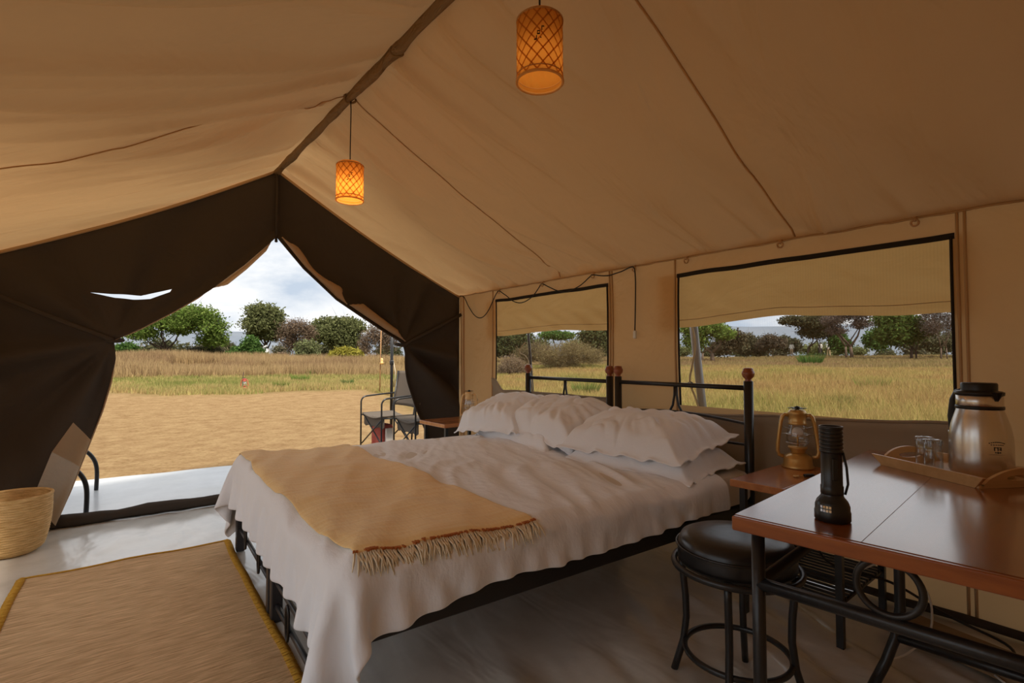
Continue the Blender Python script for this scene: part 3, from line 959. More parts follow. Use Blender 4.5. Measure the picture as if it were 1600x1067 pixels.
flapR[6]('turned_corner', [(2.394, 0.71), (2.55, 0.38), (2.56, 0.15), (2.40, 0.15), (2.275, 0.53)], M['lining'], -0.006)
for fl_, sgn in ((flapL, -1), (flapR, 1)):
    root, at, I, b, sg, _ = fl_[:6]
    # strap from the gathered cloth to the tent corner
    cx = (LX if sgn < 0 else EX) - b[0]
    pts = [(0.0, -0.06, 1.205), (0.02 * sgn, -0.075, 1.21)] + [(cx * t * 0.98, -0.05 + (gy(b[0] + cx) - b[1]) * t, 1.21 + 0.30 * t ** 1.1) for t in (0.15, 0.35, 0.6, 0.8, 1.0)]
    MB().tube(pts, 0.008, 6, flat=2.0).build('tie_strap', M['dark'], root, True)
    MB().tube([(0.05 * math.cos(a), -0.02 + 0.055 * math.sin(a), 1.205 + 0.01 * math.sin(a)) for a in np.linspace(0, 2 * math.pi, 17)[:-1]], 0.010, 6, closed=True).build('tie_loop', M['dark'], root, True)
# centre strip and zip pull above the opening
m = MB()
m.tube([(RX - 0.004, gy(RX) - 0.018, 2.56), (RX - 0.006, gy(RX) - 0.03, 2.3), (1.083, gy(RX) - 0.035, 2.04)], 0.020, 8, flat=0.5)
cs = m.build('trim_2', M['dark'], None, True); cs['kind'] = 'structure'; cs['label'] = 'dark seam strip above the door opening'
m = MB(); m.lathe([(0.001, 0), (0.012, 0.005), (0.010, 0.03), (0.004, 0.04)], (1.083, gy(RX) - 0.035, 1.995), 10)
m.tube([(1.083, gy(RX) - 0.035, 2.03), (1.083, gy(RX) - 0.035, 2.05)], 0.004, 6)
zp = m.build('zip_pull', M['black_plastic'], cs, True)

# ------------------------------------------------------------------ porch pole
def awning_pole(x, y, z1, lab):
    t = thing('tent_pole', lab, 'pole', (x, y, 0))
    MB().tube([(0, 0, 0.0), (0, 0, z1)], 0.019, 10).build('pole_tube', M['iron'], t, True)
    MB().lathe([(0.022, 0), (0.026, 0.01), (0.026, 0.05), (0.021, 0.06)], (0, 0, 1.0), 12).build('pole_collar', M['iron'], t, True)
    MB().tube([(0.02, 0, 1.06), (0.05, -0.01, 0.9), (0.03, 0.0, 0.72)], 0.007, 6).build('hanging_tie', M['rope'], t, True)
awning_pole(2.95, 6.08, 1.85, 'dark metal porch pole standing behind the camp chairs')
# ================================================================== beds
BO = Vector((0.600, 2.315, 0.0))
BA = rad(-3.35)
def bed_frame(y0, y1, label, rails):
    t = thing('bed_frame', label, 'bed frame', BO, BA, 'the two iron beds pushed together')
    r = 0.023
    for y in (y0 + r, y1 - r):
        p = MB().tube([(2.05, y, 0.0), (2.05, y, 0.965)], r, 12).build('head_post', M['iron'], t, True)
        k = MB()
        k.lathe([(0.001, 0.0), (0.018, 0.0), (0.020, 0.006), (0.014, 0.014), (0.017, 0.020), (0.028, 0.032), (0.031, 0.046), (0.029, 0.056), (0.024, 0.063), (0.025, 0.068), (0.021, 0.074), (0.001, 0.076)], (2.05, y, 0.958), 18)
        k.build('finial', M['finial'], p, True)
    for y in (y0 + r, y1 - r):
        MB().box((0.0, y, 0.19), (0.044, 0.044, 0.38), 0, 0.006).build('foot_post', M['iron_grey'], t)
    MB().tube([(2.05, y0 + r, 0.930), (2.05, y1 - r, 0.930)], 0.013, 10).build('head_rail', M['iron'], t, True)
    for z in (0.775, 0.64):
        yc = (y0 + y1) / 2
        pts = []
        for q in range(25):
            u = q / 24
            y = y0 + r + (y1 - y0 - 2 * r) * u
            dz = (0.045 * math.exp(-((u - 0.32) / 0.06) ** 2) * 0 + 0.03 * math.sin(math.pi * u)) if z > 0.7 else 0
            pts.append((2.05, y, z + dz - 0.03 * (z > 0.7)))
        MB().tube(pts, 0.007, 8).build('head_cross_rail', M['iron'], t, True)
    yc = (y0 + y1) / 2
    for s in (-1, 1):
        pts = [(2.05, yc + s * 0.006, 0.925), (2.05, yc + s * 0.008, 0.87), (2.05, yc + s * 0.02, 0.81), (2.05, yc + s * 0.06, 0.745), (2.05, yc + s * 0.12, 0.69), (2.05, yc + s * 0.16, 0.64)]
        MB().tube(pts, 0.007, 8).build('head_scroll', M['iron'], t, True)
    for z in rails:
        MB().tube([(0, y0 + r, z), (0, y1 - r, z)], 0.0105, 10).build('foot_rail', M['iron_grey'], t, True)
    MB().tube([(0, y0 + r, 0.335), (0, y1 - r, 0.335)], 0.012, 10).build('foot_rail', M['iron_grey'], t, True)
    for f in (0.30, 0.70):
        y = y0 + (y1 - y0) * f
        zt, zb = rails[0], rails[1] - 0.035
        pts = [(-0.012, y + 0.022 * math.cos(a), (zt + zb) / 2 + (zt - zb) / 2 * math.sin(a)) for a in np.linspace(0, 2 * math.pi, 21)[:-1]]
        MB().tube(pts, 0.0055, 7, closed=True).build('foot_scroll', M['iron'], t, True)
    for y in (y0 + 0.014, y1 - 0.014):
        MB().box((1.025, y, 0.325), (2.02, 0.028, 0.065), 0, 0.003).build('side_rail', M['iron'], t)
    for q in range(9):
        MB().box((0.15 + 0.22 * q, yc, 0.345), (0.07, y1 - y0 - 0.05, 0.016)).build('slat', M['finial'], t)
    return t
bed_frame(0.015, 0.945, 'black iron single bed frame on the doorway side', (0.225, 0.123))
bed_frame(-0.945, -0.015, 'black iron single bed frame on the desk and stool side', (0.165, 0.070))
for (y0, y1, lab) in ((0.02, 0.95, 'mattress on the iron bed nearer the doorway'), (-0.95, -0.02, 'mattress on the iron bed nearer the desk')):
    m = MB().box((1.03, (y0 + y1) / 2, 0.438), (2.00, y1 - y0, 0.165), 0, 0.04)
    o = m.build('mattress', M['mattress'], None, False, 40)
    o.location = BO; o.rotation_euler = (0, 0, BA)
    tag(o, lab, 'mattress', 'pair of mattresses')

# ------------------------------------------------------------------ duvet: a sheet of cloth relaxed over the mattresses
def drape():
    na, nb = 100, 118
    a = np.linspace(0, 1, na); b = np.linspace(0, 1, nb)
    A, B = np.meshgrid(a, b, indexing='ij')
    X = -0.245 + 2.00 * A
    y0 = -(0.965 + 0.115 + 0.03 * (1 - sstep(0.05, 0.75, X)) + 0.015 * noise2(X * 4, 1.0))
    y1 = 0.965 + 0.24 + 0.02 * noise2(X * 4, 6.0) + 0 * X
    Y = y0 + (y1 - y0) * B
    P = np.stack([X, Y, np.full_like(X, 0.545)], -1)
    stretch = 1.012
    def rest(s1, s2): return np.linalg.norm(P[s1] - P[s2], axis=-1) * stretch
    sl = np.s_
    cons = []
    def add(s1, s2, k):
        L = rest(s1, s2)
        mid = (P[s1] + P[s2]) / 2
        d = np.abs(P[s2] - P[s1])
        # extra fullness gathered along the hanging edges
        foot = sstep(0.02, -0.25, mid[..., 0]) * (d[..., 1] > d[..., 0])
        side = sstep(-0.98, -1.12, mid[..., 1]) * (d[..., 0] > d[..., 1])
        cons.append((s1, s2, L * (1 + (0.09 * foot + 0.06 * side) * (1 + 0.8 * noise2(mid[..., 1] * 3, mid[..., 0] * 3))), k))
    for off, k in ((1, 1.0), (2, 0.22)):
        for st in range(2 * off) if off == 1 else range(4):
            e1 = sl[st:na - off:2 * off, :]; 
            n1 = len(range(st, na - off, 2 * off))
            e2 = sl[st + off:st + off + 2 * off * (n1 - 1) + 1:2 * off, :]
            if n1: add(e1, e2, k)
            n1 = len(range(st, nb - off, 2 * off))
            e1 = sl[:, st:nb - off:2 * off]
            e2 = sl[:, st + off:st + off + 2 * off * (n1 - 1) + 1:2 * off]
            if n1: add(e1, e2, k)
    for st in (0, 1):
        n1 = len(range(st, na - 1, 2))
        for (c, d) in ((sl[0:nb - 1], sl[1:nb]), (sl[1:nb], sl[0:nb - 1])):
            e1 = (sl[st:st + 2 * (n1 - 1) + 1:2], c); e2 = (sl[st + 1:st + 1 + 2 * (n1 - 1) + 1:2], d)
            add(e1, e2, 0.35)
    r = np.random.default_rng(3)
    u = X * 0.55 + Y * 0.83; v = X * 0.83 - Y * 0.55
    P[..., 2] += 0.014 * fbm(v * 7, u * 1.6, 3) + 0.004 * r.standard_normal(X.shape) + 0.01
    V = np.zeros_like(P)
    C = np.array([1.0, 0.0, 0.26]); H = np.array([1.035, 0.958, 0.265]); rr = 0.055
    dt = 0.016
    steps = 85
    for it in range(steps):
        V[..., 2] -= 3.5 * dt
        V *= 0.95
        Q = P + V * dt
        for k in range(9):
            for (s1, s2, L, kk) in cons:
                p1, p2 = Q[s1], Q[s2]
                d = p2 - p1
                n = np.sqrt((d * d).sum(-1)) + 1e-9
                c = (0.5 * kk * (n - L) / n)[..., None] * d
                Q[s1] = p1 + c
                Q[s2] = Q[s2] - c
            # keep out of the mattress
            q = np.abs(Q - C) - (H - rr)
            m_ = np.maximum(q, 0)
            dist = np.sqrt((m_ * m_).sum(-1))
            sd = np.where(dist > 0, dist, q.max(-1)) - rr - 0.010
            hit = sd < 0
            if hit.any():
                ax = np.argmax(q, -1)
                g = np.where(dist[..., None] > 1e-9, m_ / (dist[..., None] + 1e-9), np.eye(3)[ax])
                g = g * np.sign(Q - C + 1e-12)
                Q[hit] -= (sd[..., None] * g)[hit]
                if k == 8:
                    # friction
                    tv = (Q - P)
                    tn = (tv * g).sum(-1, keepdims=True) * g
                    Q[hit] -= (0.75 * (tv - tn))[hit]
            Q[..., 2] = np.maximum(Q[..., 2], 0.02)
        V = (Q - P) / dt
        sp = np.linalg.norm(V, axis=-1, keepdims=True)
        V *= np.minimum(1, 2.0 / (sp + 1e-9))
        P = Q
    top = sstep(0.48, 0.53, P[..., 2])
    u = P[..., 0] * 0.40 + P[..., 1] * 0.91; v = P[..., 0] * 0.91 - P[..., 1] * 0.40
    w = np.abs(noise2(v * 11 + 0.6 * noise2(u * 2, v * 2), u * 1.5))
    w2 = np.abs(noise2(v * 21 + 1.2 * noise2(u * 3 + 4, v * 3), u * 2.6 + 7))
    P[..., 2] += top * (0.026 * (0.35 - w) * sstep(-0.1, 0.5, noise2(u * 1.7, v * 1.7) + 0.4) + 0.009 * (0.3 - w2) + 0.014 * noise2(P[..., 0] * 2.3, P[..., 1] * 2.1))
    hang = 1 - top
    P[..., 0] -= hang * 0.010 * noise2(P[..., 1] * 8 + 3 * P[..., 2], P[..., 2] * 3) * sstep(0.06, -0.02, P[..., 0])
    sdn = (1 - sstep(0.50, 0.54, P[..., 2])) * sstep(-0.93, -0.97, P[..., 1])
    q1 = P[..., 0] * 0.8 + P[..., 2] * 0.9
    P[..., 1] -= sdn * (0.022 * np.abs(noise2(q1 * 9, P[..., 2] * 4 - P[..., 0] * 2)) + 0.006)
    return P, na, nb
DP, dna, dnb = drape()
duv = mesh('duvet', DP.reshape(-1, 3), grid_faces(dna, dnb), M['linen'], None, True)
duv.location = BO; duv.rotation_euler = (0, 0, BA)
tag(duv, 'rumpled white cotton duvet spread across both beds', 'duvet')
so = duv.modifiers.new('thick', 'SOLIDIFY'); so.thickness = 0.012; so.offset = -1
su = duv.modifiers.new('sub', 'SUBSURF'); su.levels = 1; su.render_levels = 2

from mathutils.bvhtree import BVHTree
bvh = BVHTree.FromPolygons([Vector(p) for p in DP.reshape(-1, 3)], [tuple(f) for f in grid_faces(dna, dnb)])
def dz(x, y, off=0.012):
    h = bvh.ray_cast(Vector((x, y, 1.0)), Vector((0, 0, -1)))
    return (h[0].z if h[0] is not None else 0.3) + off

# throw
tn, tm = 46, 110
tv = []
for i in range(tn):
    for j in range(tm):
        u, v = i / (tn - 1), j / (tm - 1)
        y = -0.945 + 1.93 * v + 0.012 * float(noise2(u * 3, v * 4))
        x = -0.02 + 0.62 * u + 0.05 * (1 - v) * u * 0 + 0.012 * float(noise2(v * 6, 2.2)) + 0.03 * (1 - v)
        tv.append((x, y, dz(x, y, 0.009)))
tv = np.array(tv)
zz = tv[:, 2].reshape(tn, tm)
for _ in range(9):
    zz[:, 1:-1] = np.maximum(zz[:, 1:-1], (zz[:, :-2] + zz[:, 2:]) / 2)
    zz[1:-1, :] = np.maximum(zz[1:-1, :], (zz[:-2, :] + zz[2:, :]) / 2)
eb = np.minimum(np.minimum(np.arange(tn)[:, None], tn - 1 - np.arange(tn)[:, None]) / 3.0, 1.0) * np.ones((1, tm))
raw = np.array([dz(p[0], p[1], 0.007) for p in tv]).reshape(tn, tm)
zz = raw * (1 - eb) + zz * eb
tv[:, 2] = zz.ravel() + 0.002 * np.array([float(noise2(p[0] * 14, p[1] * 14)) for p in tv])
thr_e = thing('throw_blanket', 'pale yellow fringed throw laid across the foot of the bed', 'throw', BO, BA)
tc_ = mesh('throw_cloth', tv, grid_faces(tn, tm)[:, ::-1], M['throw'], thr_e, True)
so = tc_.modifiers.new('thick', 'SOLIDIFY'); so.thickness = 0.005; so.offset = 0
su = tc_.modifiers.new('sub', 'SUBSURF'); su.levels = 1; su.render_levels = 1
TV = tv.reshape(tn, tm, 3)
for (jj, sg) in ((0, -1), (tm - 1, 1)):
    fr, rd = MB(), MB()
    rs = random.Random(4 + jj)
    eds = [TV[i, jj] for i in range(tn)]
    for q in range(150):
        f = q / 149 * (tn - 1)
        i = min(int(f), tn - 2); w = f - i
        p = eds[i] * (1 - w) + eds[i + 1] * w
        L = rs.uniform(0.03, 0.055)
        dx = rs.uniform(-0.022, 0.022)
        p1 = (p[0] + dx * 0.5, p[1] + sg * L * 0.45, p[2] - L * 0.35)
        p2 = (p[0] + dx, p[1] + sg * L * 0.62, p[2] - L * 0.98)
        z1 = max(p1[2], dz(p1[0], p1[1], 0.006)) if abs(p1[1]) < 0.97 else p1[2]
        fr.tube([(p[0], p[1], p[2] + 0.002), (p1[0], p1[1] + sg * 0.006, z1), (p2[0], p2[1] + sg * 0.012, p2[2])], [0.0028, 0.0034, 0.0015], 4)
        if rs.random() < 0.55:
            rd.box((p[0], p[1] - sg * 0.004, p[2] + 0.004), (0.006, rs.uniform(0.008, 0.02), 0.006), rs.uniform(-.5, .5))
    o = fr.build('fringe', M['fringe'], thr_e, True); o['label'] = 'cream knotted fringe'; o['kind'] = 'stuff'
    o = rd.build('edge_stitching', M['fringe_red'], thr_e); o['label'] = 'rust red stitched edging'; o['kind'] = 'stuff'

# ------------------------------------------------------------------ pillows
def pillow(label, loc, rot, w, d, h, seed, grp):
    nu, nv = 64, 80
    u = np.linspace(-1, 1, nu); v = np.linspace(-1, 1, nv)
    U, V = np.meshgrid(u, v, indexing='ij')
    fl = 0.90
    uc, vc = np.clip(np.abs(U) / fl, 0, 1), np.clip(np.abs(V) / (fl + 0.03), 0, 1)
    prof = np.maximum(0, (1 - uc ** 2.4) * (1 - vc ** 3.0)) ** 0.62
    rim = np.maximum(np.abs(U), np.abs(V))
    x = U * d / 2 * (1 - 0.05 * (1 - V ** 2))
    y = V * w / 2 * (1 - 0.05 * (1 - U ** 2))
    th = np.arctan2(V, U)
    rd_ = np.hypot(U, V)
    wr = 0.016 * noise2(th * 6 + seed, rd_ * 1.4 + seed) * sstep(0.25, 0.8, rd_)
    wr += 0.016 * (np.abs(noise2(U * 3.2 + V * 1.8 + seed, V * 4.5 - U * 2 + seed)) - 0.3)
    wr += 0.012 * noise2(U * 1.6 + seed * 2, V * 1.6 + seed)
    rip = 0.012 * noise2(V * 7 + seed, U * 7) * sstep(0.86, 1.0, rim)
    zt = h * 0.62 * prof + wr * sstep(0, 0.4, prof) + rip + 0.004
    zb = -h * 0.38 * prof + rip - 0.004 + wr * 0.4 * sstep(0, 0.4, prof)
    droop = -0.05 * sstep(0.75, 1.0, rim) * h / 0.14
    top = np.stack([x, y, zt + droop], -1).reshape(-1, 3)
    bot = np.stack([x, y, zb + droop], -1).reshape(-1, 3)
    n = nu * nv
    f = grid_faces(nu, nv)
    fb = f[:, ::-1] + n
    ring = [i * nv for i in range(nu)] + [(nu - 1) * nv + j for j in range(1, nv)] + [i * nv + nv - 1 for i in range(nu - 2, -1, -1)] + [j for j in range(nv - 2, 0, -1)]
    sd = np.array([(ring[k], ring[(k + 1) % len(ring)], ring[(k + 1) % len(ring)] + n, ring[k] + n) for k in range(len(ring))])
    o = mesh('pillow', np.concatenate([top, bot]), np.concatenate([f, fb, sd[:, ::-1]]), M['pillow'], None, True)
    mw = Matrix.Translation(BO) @ Matrix.Rotation(BA, 4, 'Z') @ Matrix.Translation(Vector(loc)) @ Matrix.Rotation(rad(rot[2]), 4, 'Z') @ Matrix.Rotation(rad(rot[1]), 4, 'Y') @ Matrix.Rotation(rad(rot[0]), 4, 'X')
    o.matrix_world = mw
    s2 = o.modifiers.new('sub', 'SUBSURF'); s2.levels = 1; s2.render_levels = 1
    return tag(o, label, 'pillow', grp)
G = 'white pillows at the head of the beds'
pillow('white pillow under the top one, beside the lantern table', (1.72, -0.55, 0.583), (0, -3, 4), 0.80, 0.52, 0.12, 2.0, G)
pillow('white pillow lying under the middle and far ones', (1.73, 0.42, 0.583), (0, -3, -3), 0.92, 0.52, 0.12, 5.3, G)
pillow('plump white pillow on top, nearest the desk', (1.72, -0.50, 0.690), (-2, -9, 3), 0.82, 0.53, 0.17, 9.1, G)
pillow('plump white pillow in the middle of the row', (1.74, 0.14, 0.700), (4, -13, -5), 0.74, 0.52, 0.19, 12.7, G)
pillow('plump white pillow at the far end, by the doorway', (1.70, 0.72, 0.690), (-5, -13, 6), 0.72, 0.52, 0.19, 17.2, G)

# ================================================================== rug
rg = thing('rug', 'tan woven rug with mustard edging beside the bed', 'rug', (0.16, 2.50, 0.0), rad(0))
c4 = [(-0.265, 3.42), (0.618, 3.40), (0.545, 1.62), (-0.33, 1.62)]
def rug_pt(u, v):
    a = [c4[0][k] * (1 - u) + c4[1][k] * u for k in (0, 1)]
    b = [c4[3][k] * (1 - u) + c4[2][k] * u for k in (0, 1)]
    x, y = a[0] * (1 - v) + b[0] * v, a[1] * (1 - v) + b[1] * v
    return x - 0.16, y - 2.50
nu, nv = 40, 80
vs = []
for i in range(nu):
    for j in range(nv):
        u, v = i / (nu - 1), j / (nv - 1)
        x, y = rug_pt(u, v)
        x += 0.006 * float(noise2(v * 6, 1.5)) * (abs(u - .5) * 2); y += 0.01 * float(noise2(u * 4, 7.5))
        vs.append((x, y, 0.017 + 0.004 * float(noise2(u * 4, v * 9)) + float(floor_z(x + .16, y + 2.5)) * 0.5))
o = mesh('rug_weave', np.array(vs), grid_faces(nu, nv)[:, ::-1], M['rug'], rg, True)
so = o.modifiers.new('thick', 'SOLIDIFY'); so.thickness = 0.008; so.offset = -1
VV = np.array(vs).reshape(nu, nv, 3)
for row, sgn, nm in ((VV[-1], 1, 'side_binding'), (VV[0], -1, 'side_binding')):
    m = MB()
    for q in range(150):
        f = q / 149 * (nv - 1); i = min(int(f), nv - 2); p = row[i] * (1 - (f - i)) + row[i + 1] * (f - i)
        dy = 0.004 * math.sin(q * 1.7)
        m.tube([(p[0] - sgn * 0.022, p[1] + dy, p[2] + 0.0015), (p[0] - sgn * 0.005, p[1] + dy, p[2] + 0.004), (p[0] + sgn * 0.012, p[1] - dy, p[2] - 0.006)], 0.0052, 5)
    m.build(nm, M['rug_edge'], rg, True)
MB().tube([(p[0], p[1], p[2] + 0.001) for p in VV[:, 0]], 0.006, 6).build('end_binding', M['rug_edge'], rg, True)

# ================================================================== basket
bk = thing('basket', 'round woven straw basket standing by the door flap', 'basket', (-0.345, 3.985, 0.004))
m = MB()
prof = []
H_, rb, rt = 0.310, 0.128, 0.168
nring = 24
for k in range(nring * 4 + 1):
    z = H_ * k / (nring * 4)
    t = z / H_
    r = rb + (rt - rb) * (t ** 0.8) + 0.012 * math.sin(math.pi * t) - 0.025 * math.exp(-(t / 0.06) ** 2)
    prof.append((r + 0.0050 * abs(math.sin(math.pi * k / 4)), z))
m.lathe([(0.001, 0.0)] + prof, (0, 0, 0), 48)
m.lathe([(r - 0.012, z) for r, z in prof[::-4]] + [(0.001, 0.014)], (0, 0, 0), 48)
m.build('basket_body', M['basket'], bk, True)
pts = [((rt + 0.000) * math.cos(a), (rt + 0.000) * math.sin(a), H_ + 0.002) for a in np.linspace(0, 2 * math.pi, 61)[:-1]]
MB().tube(pts, 0.009, 7, closed=True).build('basket_rim', M['basket'], bk, True)

# ================================================================== pendant lamps
def pendant(y, label, watts):
    t = thing('pendant_lamp', label, 'pendant lamp', (RX, y, 1.965), 0, 'pendant lamps on the ridge pole')
    H, r = 0.215, 0.074
    MB().lathe([(r * 0.985, 0.006), (r, H * 0.2), (r, H - 0.02), (r * 0.95, H - 0.007), (r * 0.82, H), (0.004, H + 0.002)], (0, 0, 0), 48).build('shade', M['shade'], t, True)
    st = MB()
    for sgn in (-1, 1):
        for k in range(13):
            a0 = 2 * math.pi * k / 13
            P = []
            for q in range(15):
                f = q / 14
                a = a0 + sgn * f * 2.1
                P.append(((r + 0.0012) * math.cos(a), (r + 0.0012) * math.sin(a), 0.008 + (H - 0.024) * f))
            vs, fs = [], []
            for q, p in enumerate(P):
                vs += [(p[0], p[1], p[2] - 0.0035), (p[0], p[1], p[2] + 0.0035)]
                if q: fs.append((2 * q - 2, 2 * q, 2 * q + 1, 2 * q - 1))
            st.add(vs, fs)
    st.build('bamboo_lattice', M['shade_strip'], t)
    for z, rr in ((0.004, 0.0045), (0.022, 0.002), (H - 0.014, 0.003)):
        MB().tube([(r * math.cos(a), r * math.sin(a), z) for a in np.linspace(0, 2 * math.pi, 49)[:-1]], rr, 7, closed=True).build('hoop', M['shade_rim'], t, True)
    MB().tube([(0, 0, H - 0.05), (0, 0, H + 0.1), (0.002, 0, H + 0.3), (0, 0, RZ - 1.965 - 0.05)], 0.0032, 8).build('cord', M['cable'], t, True)
    MB().lathe([(0.001, H - 0.065), (0.017, H - 0.065), (0.018, H - 0.03), (0.012, H - 0.012), (0.004, H)], (0, 0, 0), 16).build('lamp_holder', M['black_plastic'], t, True)
    b = MB().lathe([(0.001, H - 0.125), (0.018, H - 0.118), (0.027, H - 0.10), (0.024, H - 0.082), (0.013, H - 0.062)], (0, 0, 0), 16).build('bulb', M['white_disc'], t, True)
    # stamped mark
    ink = MB()
    for (da, z, w, h) in ((-0.20, 0.098, 0.010, 0.004), (-0.14, 0.104, 0.004, 0.012), (-0.05, 0.115, 0.012, 0.004), (-0.05, 0.124, 0.012, 0.003), (-0.10, 0.119, 0.003, 0.012), (0.0, 0.119, 0.003, 0.012), (0.10, 0.133, 0.004, 0.014), (0.15, 0.138, 0.011, 0.003), (0.05, 0.103, 0.006, 0.003)):
        a = math.atan2(-y, -RX) + da * 0.9
        ink.box(((r + 0.003) * math.cos(a), (r + 0.003) * math.sin(a), z), (0.0012, w * .7, h), a)
    ink.build('stamped_mark', M['ink'], t)
    if watts > 0:
        ld = bpy.data.lights.new('pendant_bulb', 'POINT'); ld.energy = watts; ld.color = (1, 0.66, 0.32); ld.shadow_soft_size = 0.03
        lo = bpy.data.objects.new('pendant_bulb', ld); link(lo, t); lo.location = (0, 0, H - 0.15)
    return t
pendant(2.79, 'woven bamboo pendant lamp hanging farther off, above the doorway end of the bed', 0.55)
pendant(1.20, 'woven bamboo pendant lamp hanging closest to the top of the picture', 0.10)

# ================================================================== cable along the eave
cp = [(4.17, 1.692), (4.10, 1.67), (4.02, 1.58), (3.92, 1.485), (3.82, 1.455), (3.72, 1.50), (3.62, 1.61), (3.558, 1.675), (3.48, 1.64), (3.36, 1.57), (3.24, 1.545), (3.12, 1.58), (3.03, 1.65), (2.994, 1.675), (2.90, 1.635), (2.80, 1.595), (2.70, 1.585), (2.58, 1.615), (2.49, 1.665), (2.457, 1.678), (2.38, 1.662), (2.30, 1.655), (2.20, 1.667), (2.13, 1.685), (2.096, 1.68), (2.085, 1.64), (2.083, 1.5), (2.086, 1.36), (2.09, 1.262)]
cb = thing('light_cable', 'black cable looped along the eave with a white switch dangling between the windows', 'cable', (2.72, 2.09, 1.2))
pts = [(wx(p.y, min(p.z, 1.66)) - 0.024 - 2.72, p.y - 2.09, p.z - 1.2) for p in smooth_pts([(0, y, z) for y, z in cp], 4)]
MB().tube(pts, 0.0042, 6).build('cable_run', M['cable'], cb, True)
o = MB().box((wx(2.09, 1.24) - 0.024 - 2.72, 0, 0.038), (0.016, 0.022, 0.052), 0, 0.004).build('switch', M['white_plastic'], cb)
o['label'] = 'small white inline switch'

# ================================================================== desk
DZ = 0.690
dk = thing('desk', 'red-brown varnished wooden desk on black iron legs, torch standing on it', 'desk', (1.255, 0.657, 0), rad(4.0))
DL, DD, DT = 1.33, 0.98, 0.034
for (ya, yb) in ((0, -0.27), (-0.27, -0.62), (-0.62, -DD)):
    wdt = ya - yb - 0.0004
    MB().box((DL / 2, (ya + yb) / 2, DZ - DT / 2), (DL, wdt, DT), 0, 0.0008).build('top_plank', M['desk'], dk)
MB().box((-0.0085, -DD / 2, DZ - DT / 2 - 0.0015), (0.016, DD + 0.002, DT + 0.001), 0, 0.004).build('front_edge', M['desk_edge'], dk)
IR = 0.0155
lx0, lx1 = 0.028, DL - 0.12
ly0, ly1 = -0.045, -DD + 0.05
zu = DZ - DT - 0.002
for (x, y) in ((lx0, ly0), (lx0, ly1), (lx1, ly1)):
    MB().tube([(x, y, 0), (x, y, zu)], IR, 12).build('leg', M['iron'], dk, True)
MB().tube([(lx0, ly0, 0.525), (lx0, ly1, 0.525)], IR, 12).build('front_rail', M['iron'], dk, True)
MB().tube([(lx0, ly0, 0.525), (lx1, ly0, 0.525)], IR, 12).build('side_rail', M['iron'], dk, True)
for yc in (-0.31, -0.62):
    MB().tube([(lx0, yc + 0.058 * math.cos(a), 0.598 + 0.057 * math.sin(a)) for a in np.linspace(0, 2 * math.pi, 33)[:-1]], 0.0075, 8, closed=True).build('ring_ornament', M['iron'], dk, True)
# splayed rear legs with a stretcher
for y in (-0.19, -0.80):
    MB().tube([(0.80, y, zu), (0.80, y, 0.35), (0.80, y, 0.26), (0.79, y + 0.012, 0.17), (0.765, y + 0.035, 0.09), (0.72, y + 0.07, 0.0)], IR, 12).build('curved_leg', M['iron'], dk, True)
MB().tube([(0.79, -0.185, 0.17), (0.79, -0.80, 0.17)], IR, 12).build('stretcher', M['iron'], dk, True)

# ================================================================== stool
st_ = thing('stool', 'round black padded stool with curved iron legs beside the desk', 'stool', (1.635, 0.855, 0))
st_.scale = (1, 1, 1.14)
R0 = 0.180
MB().lathe([(0.001, 0.362), (R0 * 0.97, 0.362), (R0 * 1.0, 0.372), (R0 * 1.0, 0.405), (R0 * 0.985, 0.420), (R0 * 0.93, 0.436), (R0 * 0.80, 0.445), (R0 * 0.4, 0.449), (0.001, 0.450)], (0, 0, 0), 56).build('seat_pad', M['leather'], st_, True)
MB().tube([((R0 + 0.004) * math.cos(a), (R0 + 0.004) * math.sin(a), 0.412) for a in np.linspace(0, 2 * math.pi, 57)[:-1]], 0.003, 6, closed=True).build('piping', M['leather'], st_, True)
MB().tube([((R0 + 0.012) * math.cos(a), (R0 + 0.012) * math.sin(a), 0.358) for a in np.linspace(0, 2 * math.pi, 49)[:-1]], 0.010, 8, closed=True).build('seat_ring', M['iron'], st_, True)
for k in range(4):
    a = rad(20 + 90 * k)
    c, s_ = math.cos(a), math.sin(a)
    pr_ = [(0.172, 0.355), (0.168, 0.31), (0.160, 0.24), (0.158, 0.18), (0.168, 0.11), (0.188, 0.05), (0.205, 0.0)]
    MB().tube([(r * c, r * s_, z) for r, z in pr_], 0.0115, 10).build('leg', M['iron'], st_, True)
MB().tube([(0.160 * math.cos(a), 0.160 * math.sin(a), 0.115) for a in np.linspace(0, 2 * math.pi, 49)[:-1]], 0.009, 8, closed=True).build('foot_ring', M['iron'], st_, True)

# ================================================================== bedside tables
def bedside(label, loc, sx, sy, zt, slats):
    t = thing('bedside_table', label, 'bedside table', loc, 0, 'bedside tables')
    for k in range(2):
        MB().box((sx / 2, -sy / 4 - k * sy / 2, zt - 0.015), (sx, sy / 2 - 0.001, 0.030), 0, 0.003).build('top_plank', M['stand'], t)
    for (x, y) in ((0.04, -0.04), (0.04, -sy + 0.04), (sx - 0.04, -0.04), (sx - 0.04, -sy + 0.04)):
        MB().box((x, y, (zt - 0.03) / 2), (0.024, 0.024, zt - 0.031)).build('leg', M['iron'], t)
    for y in (-0.04, -sy + 0.04):
        MB().tube([(0.04, y, 0.17), (sx - 0.04, y, 0.17)], 0.007, 8).build('shelf_bar', M['iron'], t, True)
    for k in range(slats):
        x = 0.05 + (sx - 0.10) * k / (slats - 1)
        MB().box((x, -sy / 2, 0.181), (0.010, sy - 0.07, 0.008)).build('shelf_slat', M['iron'], t)
    return t
bedside('orange-brown wooden bedside table beside the desk, oil lantern on it', (2.12, 1.13, 0), 0.56, 0.44, 0.565, 14)
